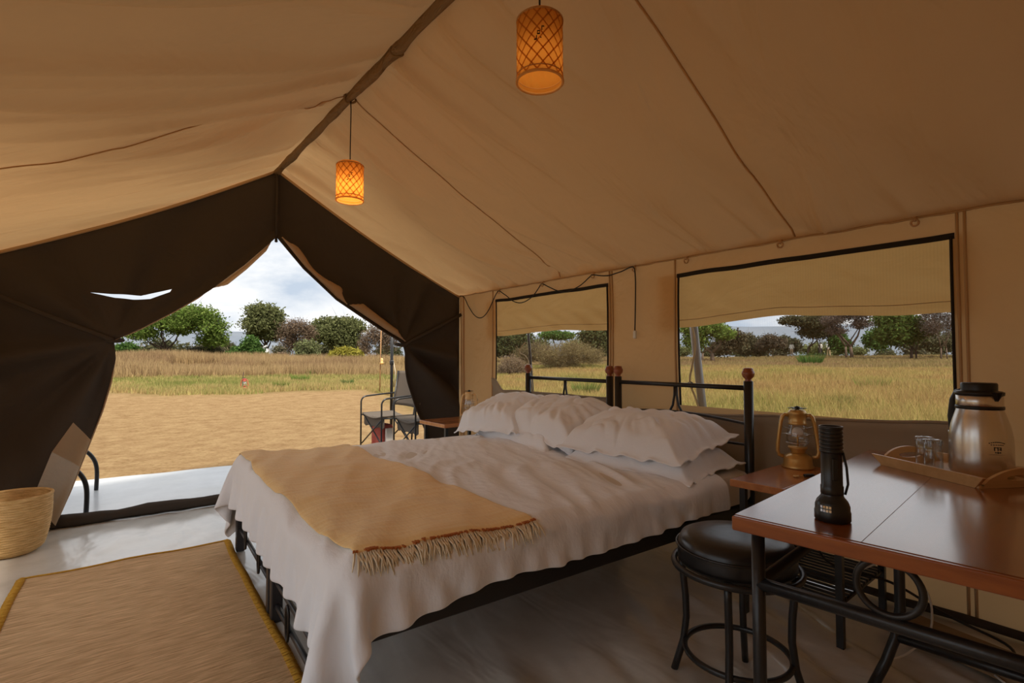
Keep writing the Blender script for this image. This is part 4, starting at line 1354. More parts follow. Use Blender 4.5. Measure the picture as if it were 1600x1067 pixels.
bedside('orange-brown wooden bedside table at the doorway side of the bed', (2.13, 3.86, 0), 0.52, 0.40, 0.565, 10)

# ================================================================== hurricane lanterns
def lantern(label, loc, rz, s, body, grp):
    t = thing('hurricane_lantern', label, 'lantern', loc, rz, grp)
    t.scale = (s, s, s)
    MB().lathe([(0.001, 0), (0.066, 0), (0.068, 0.006), (0.060, 0.014), (0.058, 0.040), (0.052, 0.052), (0.035, 0.062), (0.024, 0.066), (0.001, 0.066)], (0, 0, 0), 32).build('fuel_tank', body, t, True)
    MB().lathe([(0.024, 0.064), (0.030, 0.070), (0.034, 0.082), (0.040, 0.088), (0.040, 0.094), (0.001, 0.096)], (0, 0, 0), 24).build('burner', body, t, True)
    MB().lathe([(0.030, 0.094), (0.040, 0.108), (0.046, 0.128), (0.044, 0.150), (0.036, 0.178), (0.032, 0.196)], (0, 0, 0), 32).build('glass_chimney', M['chimney'], t, True)
    MB().lathe([(0.036, 0.192), (0.040, 0.196), (0.036, 0.202), (0.036, 0.238), (0.040, 0.244), (0.030, 0.258), (0.001, 0.262)], (0, 0, 0), 28).build('hood', body, t, True)
    for k in range(6):
        a = rad(60 * k)
        MB().box((0.026 * math.cos(a), 0.026 * math.sin(a), 0.266), (0.024, 0.010, 0.003), a).build('hood_vane', M['black_plastic'], t)
    MB().lathe([(0.001, 0.258), (0.010, 0.262), (0.012, 0.272), (0.001, 0.276)], (0, 0, 0), 12).build('cap_knob', M['black_plastic'], t, True)
    for sgn in (-1, 1):
        pts = [(0.034, 0.232), (0.050, 0.236), (0.060, 0.226), (0.066, 0.205), (0.074, 0.150), (0.080, 0.105), (0.082, 0.070), (0.076, 0.052), (0.058, 0.046)]
        MB().tube([(sgn * x, 0, z) for x, z in pts], 0.0085, 10).build('side_tube', body, t, True)
    for z, r in ((0.150, 0.047), (0.112, 0.049)):
        MB().tube([(r * math.cos(a), r * math.sin(a), z) for a in np.linspace(0, 2 * math.pi, 33)[:-1]], 0.0013, 5, closed=True).build('guard_wire', M['steel'], t, True)
    MB().tube([(-0.066, 0, 0.150), (0.066, 0, 0.150)], 0.0011, 5).build('guard_wire', M['steel'], t, True)
    w = MB().lathe([(0.001, -0.003), (0.021, -0.003), (0.023, 0), (0.021, 0.003), (0.001, 0.003)], (0, 0, 0), 24).build('wick_disc', M['white_disc'], t, True)
    w.location = (0, 0, 0.158); w.rotation_euler = (rad(90), 0, 0)
    MB().tube([(0, 0, 0.09), (0, 0, 0.145)], 0.004, 6).build('wick_stem', M['brass'], t, True)
    MB().tube([(-0.074, 0, 0.20)] + [(0.078 * math.cos(a), 0.10 * math.sin(a), 0.20 - 0.04 * math.sin(a)) for a in np.linspace(math.pi, 0, 15)[1:-1]] + [(0.074, 0, 0.20)], 0.0018, 6).build('bail_handle', M['steel'], t, True)
    return t
lantern('gold-coloured hurricane lantern on the bedside table next to the desk', (2.600, 1.045, 0.5655), rad(-62), 1.05, M['brass'], 'hurricane lanterns')
lantern('pale yellow hurricane lantern half hidden behind the far pillow', (2.43, 3.56, 0.5655), rad(-52), 0.92, M['brass_light'], 'hurricane lanterns')

# key with a black fob
ky = thing('key', 'small key with a black fob on the lantern table', 'key', (2.385, 0.955, 0.5655), rad(-45))
MB().tube([(-0.012 + 0.010 * math.cos(a), 0.010 * math.sin(a), 0.004) for a in np.linspace(0, 2 * math.pi, 17)[:-1]], 0.003, 6, closed=True).build('key_bow', M['brass'], ky, True)
MB().box((0.014, 0, 0.004), (0.034, 0.006, 0.003)).box((0.026, 0.005, 0.004), (0.004, 0.008, 0.003)).build('key_blade', M['brass'], ky)
MB().box((0.040, 0.0, 0.008), (0.045, 0.018, 0.013), rad(10), 0.004).build('key_fob', M['black_plastic'], ky)

# ================================================================== torch (standing on its head)
to = thing('torch', 'black torch standing head down on the desk', 'torch', (1.392, 0.483, DZ + 0.0005), rad(0))
MB().lathe([(0.001, 0.0), (0.036, 0.0), (0.0385, 0.003), (0.0385, 0.022), (0.037, 0.026), (0.037, 0.036), (0.033, 0.047), (0.0245, 0.058), (0.0235, 0.064)], (0, 0, 0), 40).build('torch_head', M['torch'], to, True)
MB().lathe([(0.0235, 0.062), (0.0245, 0.064), (0.0245, 0.082), (0.023, 0.084), (0.0225, 0.160), (0.0235, 0.163)], (0, 0, 0), 32).build('torch_barrel', M['torch'], to, True)
m = MB()
pr_ = [(0.0235, 0.162)]
for k in range(6):
    z = 0.165 + 0.009 * k
    pr_ += [(0.0255, z), (0.0255, z + 0.005), (0.0238, z + 0.006), (0.0238, z + 0.008)]
pr_ += [(0.0258, 0.220), (0.0258, 0.226), (0.0225, 0.226), (0.0215, 0.221), (0.001, 0.221)]
m.lathe(pr_, (0, 0, 0), 32)
m.build('tail_cap', M['torch'], to, True)
a = math.atan2(-0.47, -1.405)
MB().box((0.0235 * math.cos(a + .3), 0.0235 * math.sin(a + .3), 0.125), (0.007, 0.012, 0.052), a + .3, 0.002).build('switch', M['black_plastic'], to)
for k in range(2):
    for q in range(4):
        aa = a - 0.62 + q * 0.17
        MB().box((0.0375 * math.cos(aa), 0.0375 * math.sin(aa), 0.028 + k * 0.0085), (0.0012, 0.0050, 0.0060), aa).build('grid_glint', M['silver'], to)  # silver squares stand in for a window's grid reflected on the head
MB().tube([(0.024 * math.cos(a + 1.4), 0.024 * math.sin(a + 1.4), 0.165), (0.031 * math.cos(a + 1.4), 0.031 * math.sin(a + 1.4), 0.13), (0.033 * math.cos(a + 1.45), 0.033 * math.sin(a + 1.45), 0.09), (0.027 * math.cos(a + 1.4), 0.027 * math.sin(a + 1.4), 0.065)], 0.0028, 6).build('wrist_cord', M['cable'], to, True)

# ================================================================== tray, glasses, vacuum jug
TC = Vector((2.268, 0.402, DZ))
TA = math.atan2(0.846, 0.533)         # long axis direction
tr = thing('serving_tray', 'pale bamboo serving tray with arched handles on the desk', 'tray', (TC.x, TC.y, DZ + 0.0005), TA)
LT, WT = 0.385, 0.275
MB().box((0, 0, 0.004), (LT - 0.03, WT - 0.02, 0.008)).build('tray_base', M['tray'], tr)
for sgn in (-1, 1):
    # long sides, cut on a slant at the ends and leaning outwards
    y0 = sgn * (WT / 2 - 0.006)
    vs = []
    for (yy, z, hl) in ((y0 - sgn * 0.012, 0.0, LT / 2 - 0.024), (y0, 0.0, LT / 2 - 0.024), (y0 + sgn * 0.010, 0.036, LT / 2 + 0.010), (y0 - sgn * 0.002, 0.036, LT / 2 + 0.010)):
        vs += [(-hl, yy, z), (hl, yy, z)]
    fs = [(0, 2, 3, 1), (2, 4, 5, 3), (4, 6, 7, 5), (6, 0, 1, 7), (0, 6, 4, 2), (1, 3, 5, 7)]
    MB().add(vs, fs).build('tray_side', M['tray'], tr)
    # arched end handles with a slot
    x0 = sgn * (LT / 2 - 0.018)
    out, inn = [], []
    n = 24
    for k in range(n):
        f = k / (n - 1)
        y = -0.115 + 0.23 * f
        z = 0.012 + 0.050 * math.sin(math.pi * f) ** 0.6
        out.append((y, z)); 
    m = MB()
    def lean(y, z): return x0 + sgn * z * 0.35
    vs, fs = [], []
    for k, (y, z) in enumerate(out):
        inner = max(0.0, 1 - (y / 0.048) ** 2) ** 0.5
        zl, zh = (0.032 - 0.009 * inner, 0.032 + 0.009 * inner) if abs(y) < 0.048 else (0.032, 0.032)
        zl = min(zl, z - 0.001); zh = min(zh, z - 0.0005)
        for (zz2) in (0.0, zl, zh, z):
            vs += [(lean(y, zz2) - 0.005, y, zz2), (lean(y, zz2) + 0.005, y, zz2)]
        if k:
            b = 8 * k; p_ = b - 8
            hole = abs(out[k][0]) < 0.050 and abs(out[k - 1][0]) < 0.050
            for (a0, a1) in ((0, 2), (4, 6)):
                fs += [(p_ + a0, p_ + a1, b + a1, b + a0), (p_ + a0 + 1, b + a0 + 1, b + a1 + 1, p_ + a1 + 1)]
            fs += [(p_ + 6, p_ + 7, b + 7, b + 6)]
            if not hole:
                fs += [(p_ + 2, p_ + 4, b + 4, b + 2), (p_ + 3, b + 3, b + 5, p_ + 5)]
            else:
                fs += [(p_ + 2, b + 2, b + 3, p_ + 3), (p_ + 4, p_ + 5, b + 5, b + 4)]
    m.add(vs, fs).build('tray_handle', M['tray'], tr, False, 40)

def tray_pt(a, b, z=0.009):
    return (TC.x + a * math.cos(TA) - b * math.sin(TA), TC.y + a * math.sin(TA) + b * math.cos(TA), DZ + z)
def tumbler(label, loc, r, h, facets):
    g = thing('drinking_glass', label, 'glass', loc, 0, 'upturned glasses on the tray')
    n = 36
    th = 0.0025
    prof = [(r, 0.0), (r * 0.97, h * 0.6), (r * 0.93, h * 0.97), (r * 0.90, h), (0.001, h)]
    inner = [(0.001, h - 0.012), (r * 0.90 - th, h - 0.012), (r * 0.97 - th, h * 0.6), (r - th, 0.0), (r, 0.0)]
    MB().lathe(prof + inner, (0, 0, 0), n).build('glass_body', M['chimney'], g, True)
    m = MB()
    for k in range(facets):
        a = 2 * math.pi * k / facets
        m.tube([(r * 0.955 * math.cos(a), r * 0.955 * math.sin(a), h * 0.78), (r * 0.925 * math.cos(a), r * 0.925 * math.sin(a), h * 0.97)], 0.0032, 5)
    if facets: m.build('glass_ribs', M['chimney'], g, True)
    return g
tumbler('tall plain glass turned upside down, beside the steel jug', tray_pt(0.060, -0.075), 0.034, 0.128, 0)
tumbler('short ribbed glass turned upside down, closest to the tray front', tray_pt(0.062, 0.030), 0.0285, 0.100, 14)
tumbler('short ribbed glass turned upside down, at the tray end by the arched handle', tray_pt(0.122, 0.000), 0.0285, 0.100, 14)

jg = thing('vacuum_jug', 'brushed steel vacuum jug with a black lid on the bamboo tray', 'jug', tray_pt(-0.050, -0.030), math.atan2(-0.36, -2.4) + rad(44))
jg.scale = (1, 1, 0.955)
jr = 0.081
MB().lathe([(0.001, 0.0), (jr * 0.90, 0.0), (jr * 0.97, 0.004), (jr, 0.014), (jr * 1.0, 0.10), (jr * 0.985, 0.135), (jr * 0.92, 0.170), (jr * 0.82, 0.200), (jr * 0.745, 0.222), (jr * 0.73, 0.230)], (0, 0, 0), 56).build('jug_body', M['steel'], jg, True)
MB().lathe([(jr * 0.74, 0.226), (jr * 0.765, 0.228), (jr * 0.765, 0.236), (jr * 0.74, 0.238)], (0, 0, 0), 48).build('neck_band', M['black_plastic'], jg, True)
MB().lathe([(jr * 0.72, 0.236), (jr * 0.74, 0.239), (jr * 0.735, 0.274), (jr * 0.70, 0.276)], (0, 0, 0), 48).build('jug_neck', M['steel'], jg, True)
MB().lathe([(jr * 0.70, 0.272), (jr * 0.77, 0.274), (jr * 0.78, 0.284), (jr * 0.70, 0.288), (jr * 0.58, 0.289), (jr * 0.575, 0.292), (jr * 0.58, 0.311), (jr * 0.55, 0.316), (0.001, 0.316)], (0, 0, 0), 48).build('lid', M['black_plastic'], jg, True)
m = MB()
m.add([(jr * 0.66, -0.020, 0.285), (jr * 0.66, 0.020, 0.285), (jr * 0.98, 0.0, 0.287), (jr * 0.66, -0.014, 0.258), (jr * 0.66, 0.014, 0.258), (jr * 0.80, 0.0, 0.256), (jr * 0.92, -0.012, 0.286), (jr * 0.92, 0.012, 0.286)], [(0, 1, 7, 2, 6), (0, 6, 5, 3), (6, 2, 5), (2, 7, 5), (7, 1, 4, 5), (3, 5, 4)])
m.build('spout', M['black_plastic'], jg)
MB().tube([(-jr * 0.72, 0, 0.282), (-jr * 0.98, 0, 0.278), (-jr * 1.18, 0, 0.25), (-jr * 1.30, 0, 0.19), (-jr * 1.22, 0, 0.12), (-jr * 0.98, 0, 0.085)], 0.010, 10, flat=1.3).build('handle', M['black_plastic'], jg, True)
# printed emblem: arched line, word line, two blocks, foot line
em = MB()
def ink_box(da, z, w, h):
    rr = jr * (1.0 if z < 0.12 else 0.99) + 0.0006
    a = -0.26 + da / jr
    em.box((rr * math.cos(a), rr * math.sin(a), z), (0.0008, w, h), a)
for k in range(9):
    u = (k - 4) / 4
    ink_box(u * 0.020, 0.124 - 0.004 * u * u, 0.0030, 0.0030)
for k in range(6): ink_box((k - 2.5) * 0.0062, 0.115, 0.0028, 0.0024)
for (x, z, w, h) in ((-0.008, 0.102, 0.002, 0.012), (-0.004, 0.106, 0.006, 0.002), (0.001, 0.102, 0.002, 0.012), (0.006, 0.106, 0.006, 0.002), (0.006, 0.100, 0.005, 0.002), (0.009, 0.102, 0.002, 0.011), (-0.005, 0.090, 0.004, 0.003), (0.001, 0.090, 0.003, 0.006), (0.007, 0.090, 0.004, 0.003)):
    ink_box(x, z, w, h)
for k in range(12): ink_box((k - 5.5) * 0.0036, 0.083, 0.0036, 0.0007)
em.build('printed_emblem', M['ink'], jg)

# ================================================================== things on the floor under the desk
bl = thing('concrete_block', 'flat brown block lying under the desk by the wall', 'block', (2.44, 0.36, 0.004), rad(-14))
MB().box((0, 0, 0.03), (0.13, 0.50, 0.06), 0, 0.006).build('block_body', M['ledge'], bl)
MB().tube([(-0.045, 0.15, 0.064), (-0.030, 0.05, 0.064), (-0.02, -0.12, 0.064)], 0.005, 6).build('block_groove', M['white_plastic'], bl, True)
wc = thing('white_flex', 'white flex trailing over the floor under the desk', 'cable', (2.2, 0.5, 0.0))
pts = [(0.30, 0.30, 0.17), (0.36, 0.18, 0.24), (0.34, 0.06, 0.18), (0.22, 0.02, 0.08), (0.10, 0.06, 0.02), (-0.05, 0.10, 0.01), (-0.22, 0.02, 0.012), (-0.28, -0.12, 0.012), (-0.20, -0.26, 0.012), (-0.06, -0.32, 0.012), (0.06, -0.26, 0.012), (0.16, -0.16, 0.02)]
MB().tube(smooth_pts(pts), 0.0038, 6).build('flex', M['white_plastic'], wc, True)
bc = thing('black_flex', 'black flex looped over the slatted shelf by the wall', 'cable', (2.45, 0.95, 0.2))
MB().tube(smooth_pts([(0.17, 0.1, 0.36), (0.2, 0.06, 0.2), (0.1, 0.0, 0.04), (-0.05, -0.12, 0.02), (0.0, -0.30, 0.0), (0.10, -0.45, -0.10), (0.05, -0.62, -0.12), (-0.06, -0.66, -0.12)]), 0.005, 6).build('flex', M['cable'], bc, True)
m = MB()
pts = [(EX - 0.03, YB + 0.1 + (1.5 - YB) * k / 30, 0.035 + 0.006 * float(noise2(k * .6, 3))) for k in range(31)]
sk = MB().tube(pts, 0.018, 8).build('baseboard_right', M['dark'], None, True); sk['kind'] = 'structure'
# ================================================================== porch furniture
def camp_chair(label, loc, rz):
    t = thing('camp_chair', label, 'camp chair', loc, rz, 'camp chairs on the porch')
    w = 0.285
    for s in (-1, 1):
        P = [(0.24, s * w, 0.0), (0.24, s * w, 0.55)]
        P += [(0.24 - 0.07 + 0.07 * math.cos(a), s * w, 0.55 + 0.07 * math.sin(a)) for a in np.linspace(0.2, math.pi / 2, 6)]
        P += [(-0.02, s * w, 0.635), (-0.21, s * w, 0.645)]
        MB().tube(P, 0.010, 8).build('arm_tube', M['iron'], t, True)
        MB().tube([(-0.13, s * w * 0.97, 0.0), (-0.16, s * w * 0.97, 0.40), (-0.24, s * w * 0.97, 0.92)], 0.010, 8).build('back_tube', M['iron'], t, True)
        MB().tube([(0.235, s * w * 0.97, 0.40), (-0.16, s * w * 0.97, 0.38)], 0.009, 8).build('seat_tube', M['iron'], t, True)
    for x in (0.225, -0.12):
        MB().tube([(x, -w, 0.06), (x, w, 0.40)], 0.008, 8).build('cross_leg', M['iron'], t, True)
        MB().tube([(x - 0.018, w, 0.06), (x - 0.018, -w, 0.40)], 0.008, 8).build('cross_leg', M['iron'], t, True)
    V, U = np.meshgrid(np.linspace(-1, 1, 12), np.linspace(0, 1, 12), indexing='ij')
    X = -0.18 + 0.41 * U; Y = V * w * 0.97; Z = 0.415 - 0.035 * (1 - V ** 2)
    o = mesh('seat_cloth', np.stack([X, Y, Z], -1).reshape(-1, 3), grid_faces(12, 12), M['chair_cloth'], t, True)
    so = o.modifiers.new('thick', 'SOLIDIFY'); so.thickness = 0.012
    X = -0.17 - 0.075 * U - 0.03 * (1 - V ** 2); Z = 0.50 + 0.42 * U
    o = mesh('back_cloth', np.stack([X, Y, Z], -1).reshape(-1, 3), grid_faces(12, 12), M['chair_cloth'], t, True)
    so = o.modifiers.new('thick', 'SOLIDIFY'); so.thickness = 0.010
    vs = []
    X = np.full_like(V, 0.20) ; Z = 0.40 - 0.10 * U - 0.03 * np.abs(np.sin(V * 6)) * U
    o = mesh('seat_valance', np.stack([X, Y, Z], -1).reshape(-1, 3), grid_faces(12, 12), M['chair_cloth'], t, True)
    so = o.modifiers.new('thick', 'SOLIDIFY'); so.thickness = 0.004
    return t
camp_chair('grey-brown camp chair farther out on the porch, tall back showing', (2.73, 5.66, 0.01), rad(180))
camp_chair('camp chair closest to the door flap, only its arms and seat showing', (2.82, 4.99, 0.01), rad(176))
rb_ = thing('red_bag', 'red bag with pale papers under the outer camp chair', 'bag', (2.66, 5.72, 0.012), rad(4))
MB().box((0, 0, 0.15), (0.16, 0.26, 0.30), 0, 0.03).build('bag_body', M['red_bag'], rb_, False, 40)
MB().box((0.0, -0.16, 0.13), (0.09, 0.03, 0.26), rad(8), 0.004).build('paper_roll', M['pale_paper'], rb_)
ps = thing('folding_stool', 'low folding stool behind the door flap, two bent black legs showing', 'stool', (-0.30, 5.02, 0.008))
MB().box((-0.06, 0, 0.41), (0.44, 0.80, 0.03), 0, 0.01).build('seat_board', M['chair_cloth'], ps)
for (x, y) in ((0.325, 0.40), (0.27, -0.405), (-0.24, 0.40), (-0.24, -0.40)):
    sg = 1 if x > 0 else -1
    MB().tube(smooth_pts([(x - sg * 0.22, y, 0.40), (x - sg * 0.10, y, 0.345), (x - sg * 0.03, y, 0.27), (x, y, 0.17), (x, y, 0.0)]), 0.015, 10).build('bent_leg', M['iron'], ps, True)

# tent poles and guys outside the windows
t = thing('guy_pole', 'grey steel tent pole leaning outside the window beside the lantern', 'pole', (3.02, 1.70, -0.02))
MB().tube([(0, 0.0, 0.0), (0, 0.19, 1.78)], 0.026, 12).build('pole_tube', M['steel_pole'], t, True)
MB().tube(smooth_pts([(-0.03, 0.14, 1.33), (-0.045, 0.10, 1.2), (-0.04, 0.13, 1.05), (-0.05, 0.14, 0.95), (-0.035, 0.10, 0.82), (-0.03, 0.03, 0.6), (-0.04, 0.07, 0.5)]), 0.006, 6).build('rope', M['rope'], t, True)
MB().tube([(-0.045, 0.14 + 0.02 * math.cos(a), 0.93 + 0.02 * math.sin(a)) for a in np.linspace(0.5, 4.6, 9)], 0.005, 6).build('hook', M['iron'], t, True)
t = thing('guy_pole', 'thin dark tent pole outside the window behind the far pillows', 'pole', (3.02, 3.33, -0.02))
MB().tube([(0, 0.0, 0.0), (0, 0.20, 1.72)], 0.011, 10).build('pole_tube', M['iron'], t, True)
MB().tube(smooth_pts([(-0.02, 0.17, 1.25), (-0.03, 0.24, 1.16), (-0.02, 0.13, 1.08), (-0.01, 0.06, 0.7)]), 0.005, 6).build('rope', M['rope'], t, True)

# ================================================================== savanna
def pos(px, depth):
    """ground spot at a bearing and distance out from the tent"""
    a = YAW + math.atan((px - 800) / 800.0)
    r = depth / math.cos(a - YAW)
    x, y = r * math.sin(a), r * math.cos(a)
    return x, y, float(zg(x, y))
RV = Vector((math.cos(YAW), -math.sin(YAW), 0))
FV = Vector((math.sin(YAW), math.cos(YAW), 0))

def leaf_cloud(clumps, n, size, cols, rng, flat=0.5):
    """leaf quads through a set of ellipsoid clumps (cx, cy, cz, rx, ry, rz)"""
    vol = np.array([c[3] * c[4] * c[5] for c in clumps]) ** 0.7
    cnt = np.maximum(8, (n * vol / vol.sum()).astype(int))
    allp = []
    for c, k in zip(clumps, cnt):
        d = rng.standard_normal((k, 3)); d /= np.linalg.norm(d, axis=1)[:, None]
        r = rng.random(k) ** 0.45
        lump = 1 + 0.22 * np.sin(d[:, 0] * 7 + c[0]) * np.sin(d[:, 1] * 6 + c[2]) + 0.15 * rng.standard_normal(k)
        p = d * (r * lump)[:, None] * np.array(c[3:6]) + np.array(c[:3])
        allp.append(p)
    p = np.concatenate(allp); k = len(p)
    a = rng.standard_normal((k, 3)); a /= np.linalg.norm(a, axis=1)[:, None]
    b = rng.standard_normal((k, 3)); b = np.cross(a, b); b /= (np.linalg.norm(b, axis=1)[:, None] + 1e-9)
    s = size * (0.6 + 0.8 * rng.random(k))[:, None]
    V = np.stack([p - a * s, p + b * s * flat, p + a * s, p - b * s * flat], 1).reshape(-1, 3)
    F = np.arange(4 * k).reshape(k, 4)
    cc = np.array(cols)
    w = rng.random(k)[:, None]
    base = cc[0] * (1 - w) + cc[1] * w
    base = base * (0.75 + 0.5 * rng.random(k))[:, None] * 0.66
    return V, F, np.repeat(base, 4, 0)

def plant(name, label, cat, group, px, depth, base_y, clumps, cols, n, size, trunk=None, twig=0, bark='bark', seed=1, flat=0.5):
    """clumps: ellipses measured around the plant (px, y, rx, ry) at its distance"""
    rng = np.random.default_rng(seed)
    x, y, z = pos(px, depth)
    k = depth / 800.0
    t = thing(name, label, cat, (x, y, z), 0, group)
    zb = CAM_H + (560 - base_y) * k
    C = []
    for (cx, cy, rx, ry) in clumps:
        off = RV * ((cx - px) * k) + FV * (rng.uniform(-0.5, 0.5) * rx * k)
        cz = CAM_H + (560 - cy) * k - z
        C.append((off.x, off.y, max(cz, ry * k * 0.6), rx * k, rx * k, ry * k))
    V, F, col = leaf_cloud(C, int(n * 1.8), size * 0.74, cols, rng, flat)
    V[:, 2] = np.maximum(V[:, 2], 0.0)
    mesh('crown', V, F, M['leaf'], t, False, col)
    if trunk is not None:
        m = MB()
        for (bpx, r0) in [(a_, b_ * 0.6) for a_, b_ in trunk]:
            b0 = RV * ((bpx - px) * k)
            near = sorted(C, key=lambda c: (Vector(c[:3]) - b0).length)
            m_c = [c for c in near if True][:max(2, len(C) // max(1, len(trunk)))]
            fork = b0 * 0.85 + Vector((np.mean([c[0] for c in m_c]), np.mean([c[1] for c in m_c]), 0)) * 0.15
            fork.z = 0.35 * np.mean([c[2] for c in m_c])
            m.tube([(b0.x, b0.y, -0.1), tuple(b0 * .5 + fork * .5 + Vector((rng.uniform(-.05, .05), 0, 0))), tuple(fork)], [r0, r0 * 0.85, r0 * 0.75], 7)
            for c in m_c:
                e = Vector(c[:3])
                mid = fork * 0.5 + e * 0.5 + Vector((rng.uniform(-.2, .2) * c[3], rng.uniform(-.2, .2) * c[3], -0.15 * c[5]))
                m.tube([tuple(fork), tuple(mid), tuple(e)], [r0 * 0.65, r0 * 0.5, r0 * 0.22], 6)
                for q in range(5):
                    d = rng.standard_normal(3); d[2] = abs(d[2]); d /= np.linalg.norm(d)
                    e2 = e + Vector((d[0] * c[3] * .8, d[1] * c[4] * .8, d[2] * c[5] * .9))
                    st = mid * 0.4 + e * 0.6
                    m.tube([tuple(st), tuple(st * .5 + e2 * .5 + Vector((0, 0, 0.05 * c[5]))), tuple(e2)], [r0 * 0.25, r0 * 0.18, r0 * 0.06], 5)
        m.build('trunk', M[bark], t, True)
    if twig:
        # fine bare twigs
        vol = np.array([c[3] * c[4] * c[5] for c in C]) ** 0.7
        cnt = (twig * vol / vol.sum()).astype(int) + 3
        VV, kk = [], 0
        for c, q in zip(C, cnt):
            d = rng.standard_normal((q, 3)); d /= np.linalg.norm(d, axis=1)[:, None]
            p0 = np.array(c[:3]) + d * (0.15 + 0.5 * rng.random((q, 1))) * np.array(c[3:6])
            dr = d * 0.8 + rng.standard_normal((q, 3)) * 0.5; dr[:, 2] += 0.3
            L = (0.35 + 0.4 * rng.random((q, 1))) * c[3]
            p1 = p0 + dr * L * 0.8
            sd = np.cross(dr, rng.standard_normal((q, 3))); sd /= np.linalg.norm(sd, axis=1)[:, None] + 1e-9
            w = 0.018 * depth / 45
            VV.append(np.stack([p0 - sd * w, p0 + sd * w, p1], 1))
        VV = np.concatenate(VV)
        VV[..., 2] = np.maximum(VV[..., 2], 0)
        cl = np.repeat(np.array([[0.13, 0.09, 0.07]]) * (0.7 + 0.6 * rng.random((len(VV), 1))), 3, 0)
        mesh('twigs', VV.reshape(-1, 3), np.arange(len(VV) * 3).reshape(-1, 3), M['leaf'], t, False, cl)
    return t

GR = ((0.15, 0.25, 0.045), (0.28, 0.36, 0.09))
OL = ((0.16, 0.18, 0.07), (0.27, 0.28, 0.12))
DG = ((0.08, 0.17, 0.04), (0.16, 0.26, 0.07))
BR = ((0.24, 0.17, 0.115), (0.36, 0.26, 0.18))
GB = ((0.15, 0.14, 0.085), (0.23, 0.21, 0.13))
YL_ = ((0.38, 0.35, 0.05), (0.55, 0.47, 0.10))
LO = ((0.21, 0.24, 0.10), (0.32, 0.33, 0.16))
T = plant
# through the doorway
T('acacia_tree', 'bright green spreading acacia with several thin trunks, seen through the doorway', 'tree', None, 262, 45, 563, [(225, 520, 30, 12), (252, 503, 34, 13), (290, 490, 34, 13), (318, 493, 28, 15), (338, 512, 22, 18), (322, 530, 20, 13), (300, 508, 26, 12), (346, 530, 14, 11), (275, 515, 18, 8)], GR, 9000, 0.17, [(262, 0.17), (250, 0.11), (268, 0.12)], 250, 'bark_dark', 11, 0.4)
T('round_tree', 'tall round-crowned olive tree standing alone behind the grass, seen through the doorway', 'tree', None, 414, 55, 561, [(412, 488, 24, 14), (398, 500, 16, 13), (428, 497, 19, 17), (413, 507, 28, 14), (402, 521, 15, 10), (428, 520, 16, 13)], OL, 8500, 0.19, [(414, 0.30), (419, 0.2)], 300, 'bark_dark', 12)
T('green_bush', 'dark green rounded bush left of the tall round tree', 'bush', None, 386, 44, 564, [(388, 540, 14, 15), (374, 550, 15, 11), (397, 552, 15, 10), (365, 556, 14, 8)], DG, 5000, 0.15, None, 0, 'bark', 13)
T('bare_tree', 'brown leafless tree just right of the tall round tree', 'tree', None, 455, 54, 561, [(447, 520, 20, 19), (466, 511, 20, 14), (480, 520, 14, 16), (455, 535, 18, 12)], BR, 3200, 0.15, [(458, 0.12), (464, 0.09), (452, 0.09)], 900, 'bark', 14, 0.35)
T('flat_topped_tree', 'broad grey-green flat-topped tree near the right edge of the doorway', 'tree', None, 520, 58, 561, [(512, 506, 24, 11), (537, 505, 26, 11), (556, 513, 18, 9), (505, 522, 26, 15), (530, 527, 28, 18), (550, 532, 16, 15)], OL, 9000, 0.20, [(520, 0.2), (535, 0.15)], 200, 'bark', 15)
T('yellow_bush', 'low bright yellow flowering bush above the dry grass', 'bush', None, 540, 40, 562, [(540, 551, 19, 9), (526, 556, 13, 8), (556, 555, 13, 9)], YL_, 4200, 0.13, None, 0, 'bark', 16)
T('pale_bush', 'pale olive loose-leaved bush beside the bare brown tree', 'bush', None, 480, 46, 562, [(472, 545, 14, 14), (488, 542, 12, 12), (480, 553, 18, 8)], LO, 1900, 0.16, [(476, 0.05), (484, 0.05)], 100, 'bark', 17)
T('bare_tree', 'brown leafless thorn tree half hidden by the door flap', 'tree', None, 582, 52, 561, [(585, 523, 18, 18), (570, 536, 14, 16), (600, 530, 16, 20), (614, 525, 18, 22)], BR, 2400, 0.15, [(578, 0.10), (590, 0.10), (604, 0.10)], 900, 'bark', 18, 0.35)
T('green_bush', 'small green bush at the left edge of the doorway view', 'bush', None, 198, 42, 562, [(200, 545, 16, 10), (186, 548, 14, 9), (208, 553, 12, 7)], DG, 3000, 0.14, None, 0, 'bark', 19)
T('scrub_bush', 'grey-brown scrub bush under the right side of the acacia', 'bush', None, 322, 47, 562, [(312, 551, 18, 9), (330, 548, 18, 11), (300, 556, 14, 6)], GB, 3000, 0.15, None, 200, 'bark', 20)
T('scrub_bush', 'olive scrub bush between the acacia and the dark green bush', 'bush', None, 350, 50, 562, [(350, 546, 15, 13), (340, 553, 12, 8), (360, 552, 10, 8)], ((0.13, 0.13, 0.06), (0.2, 0.18, 0.1)), 3000, 0.15, None, 200, 'bark', 21)
T('round_shrub', 'small round brown shrub right of the tall round tree trunk', 'bush', None, 442, 60, 562, [(442, 556, 8, 6)], BR, 900, 0.13, None, 50, 'bark', 22)
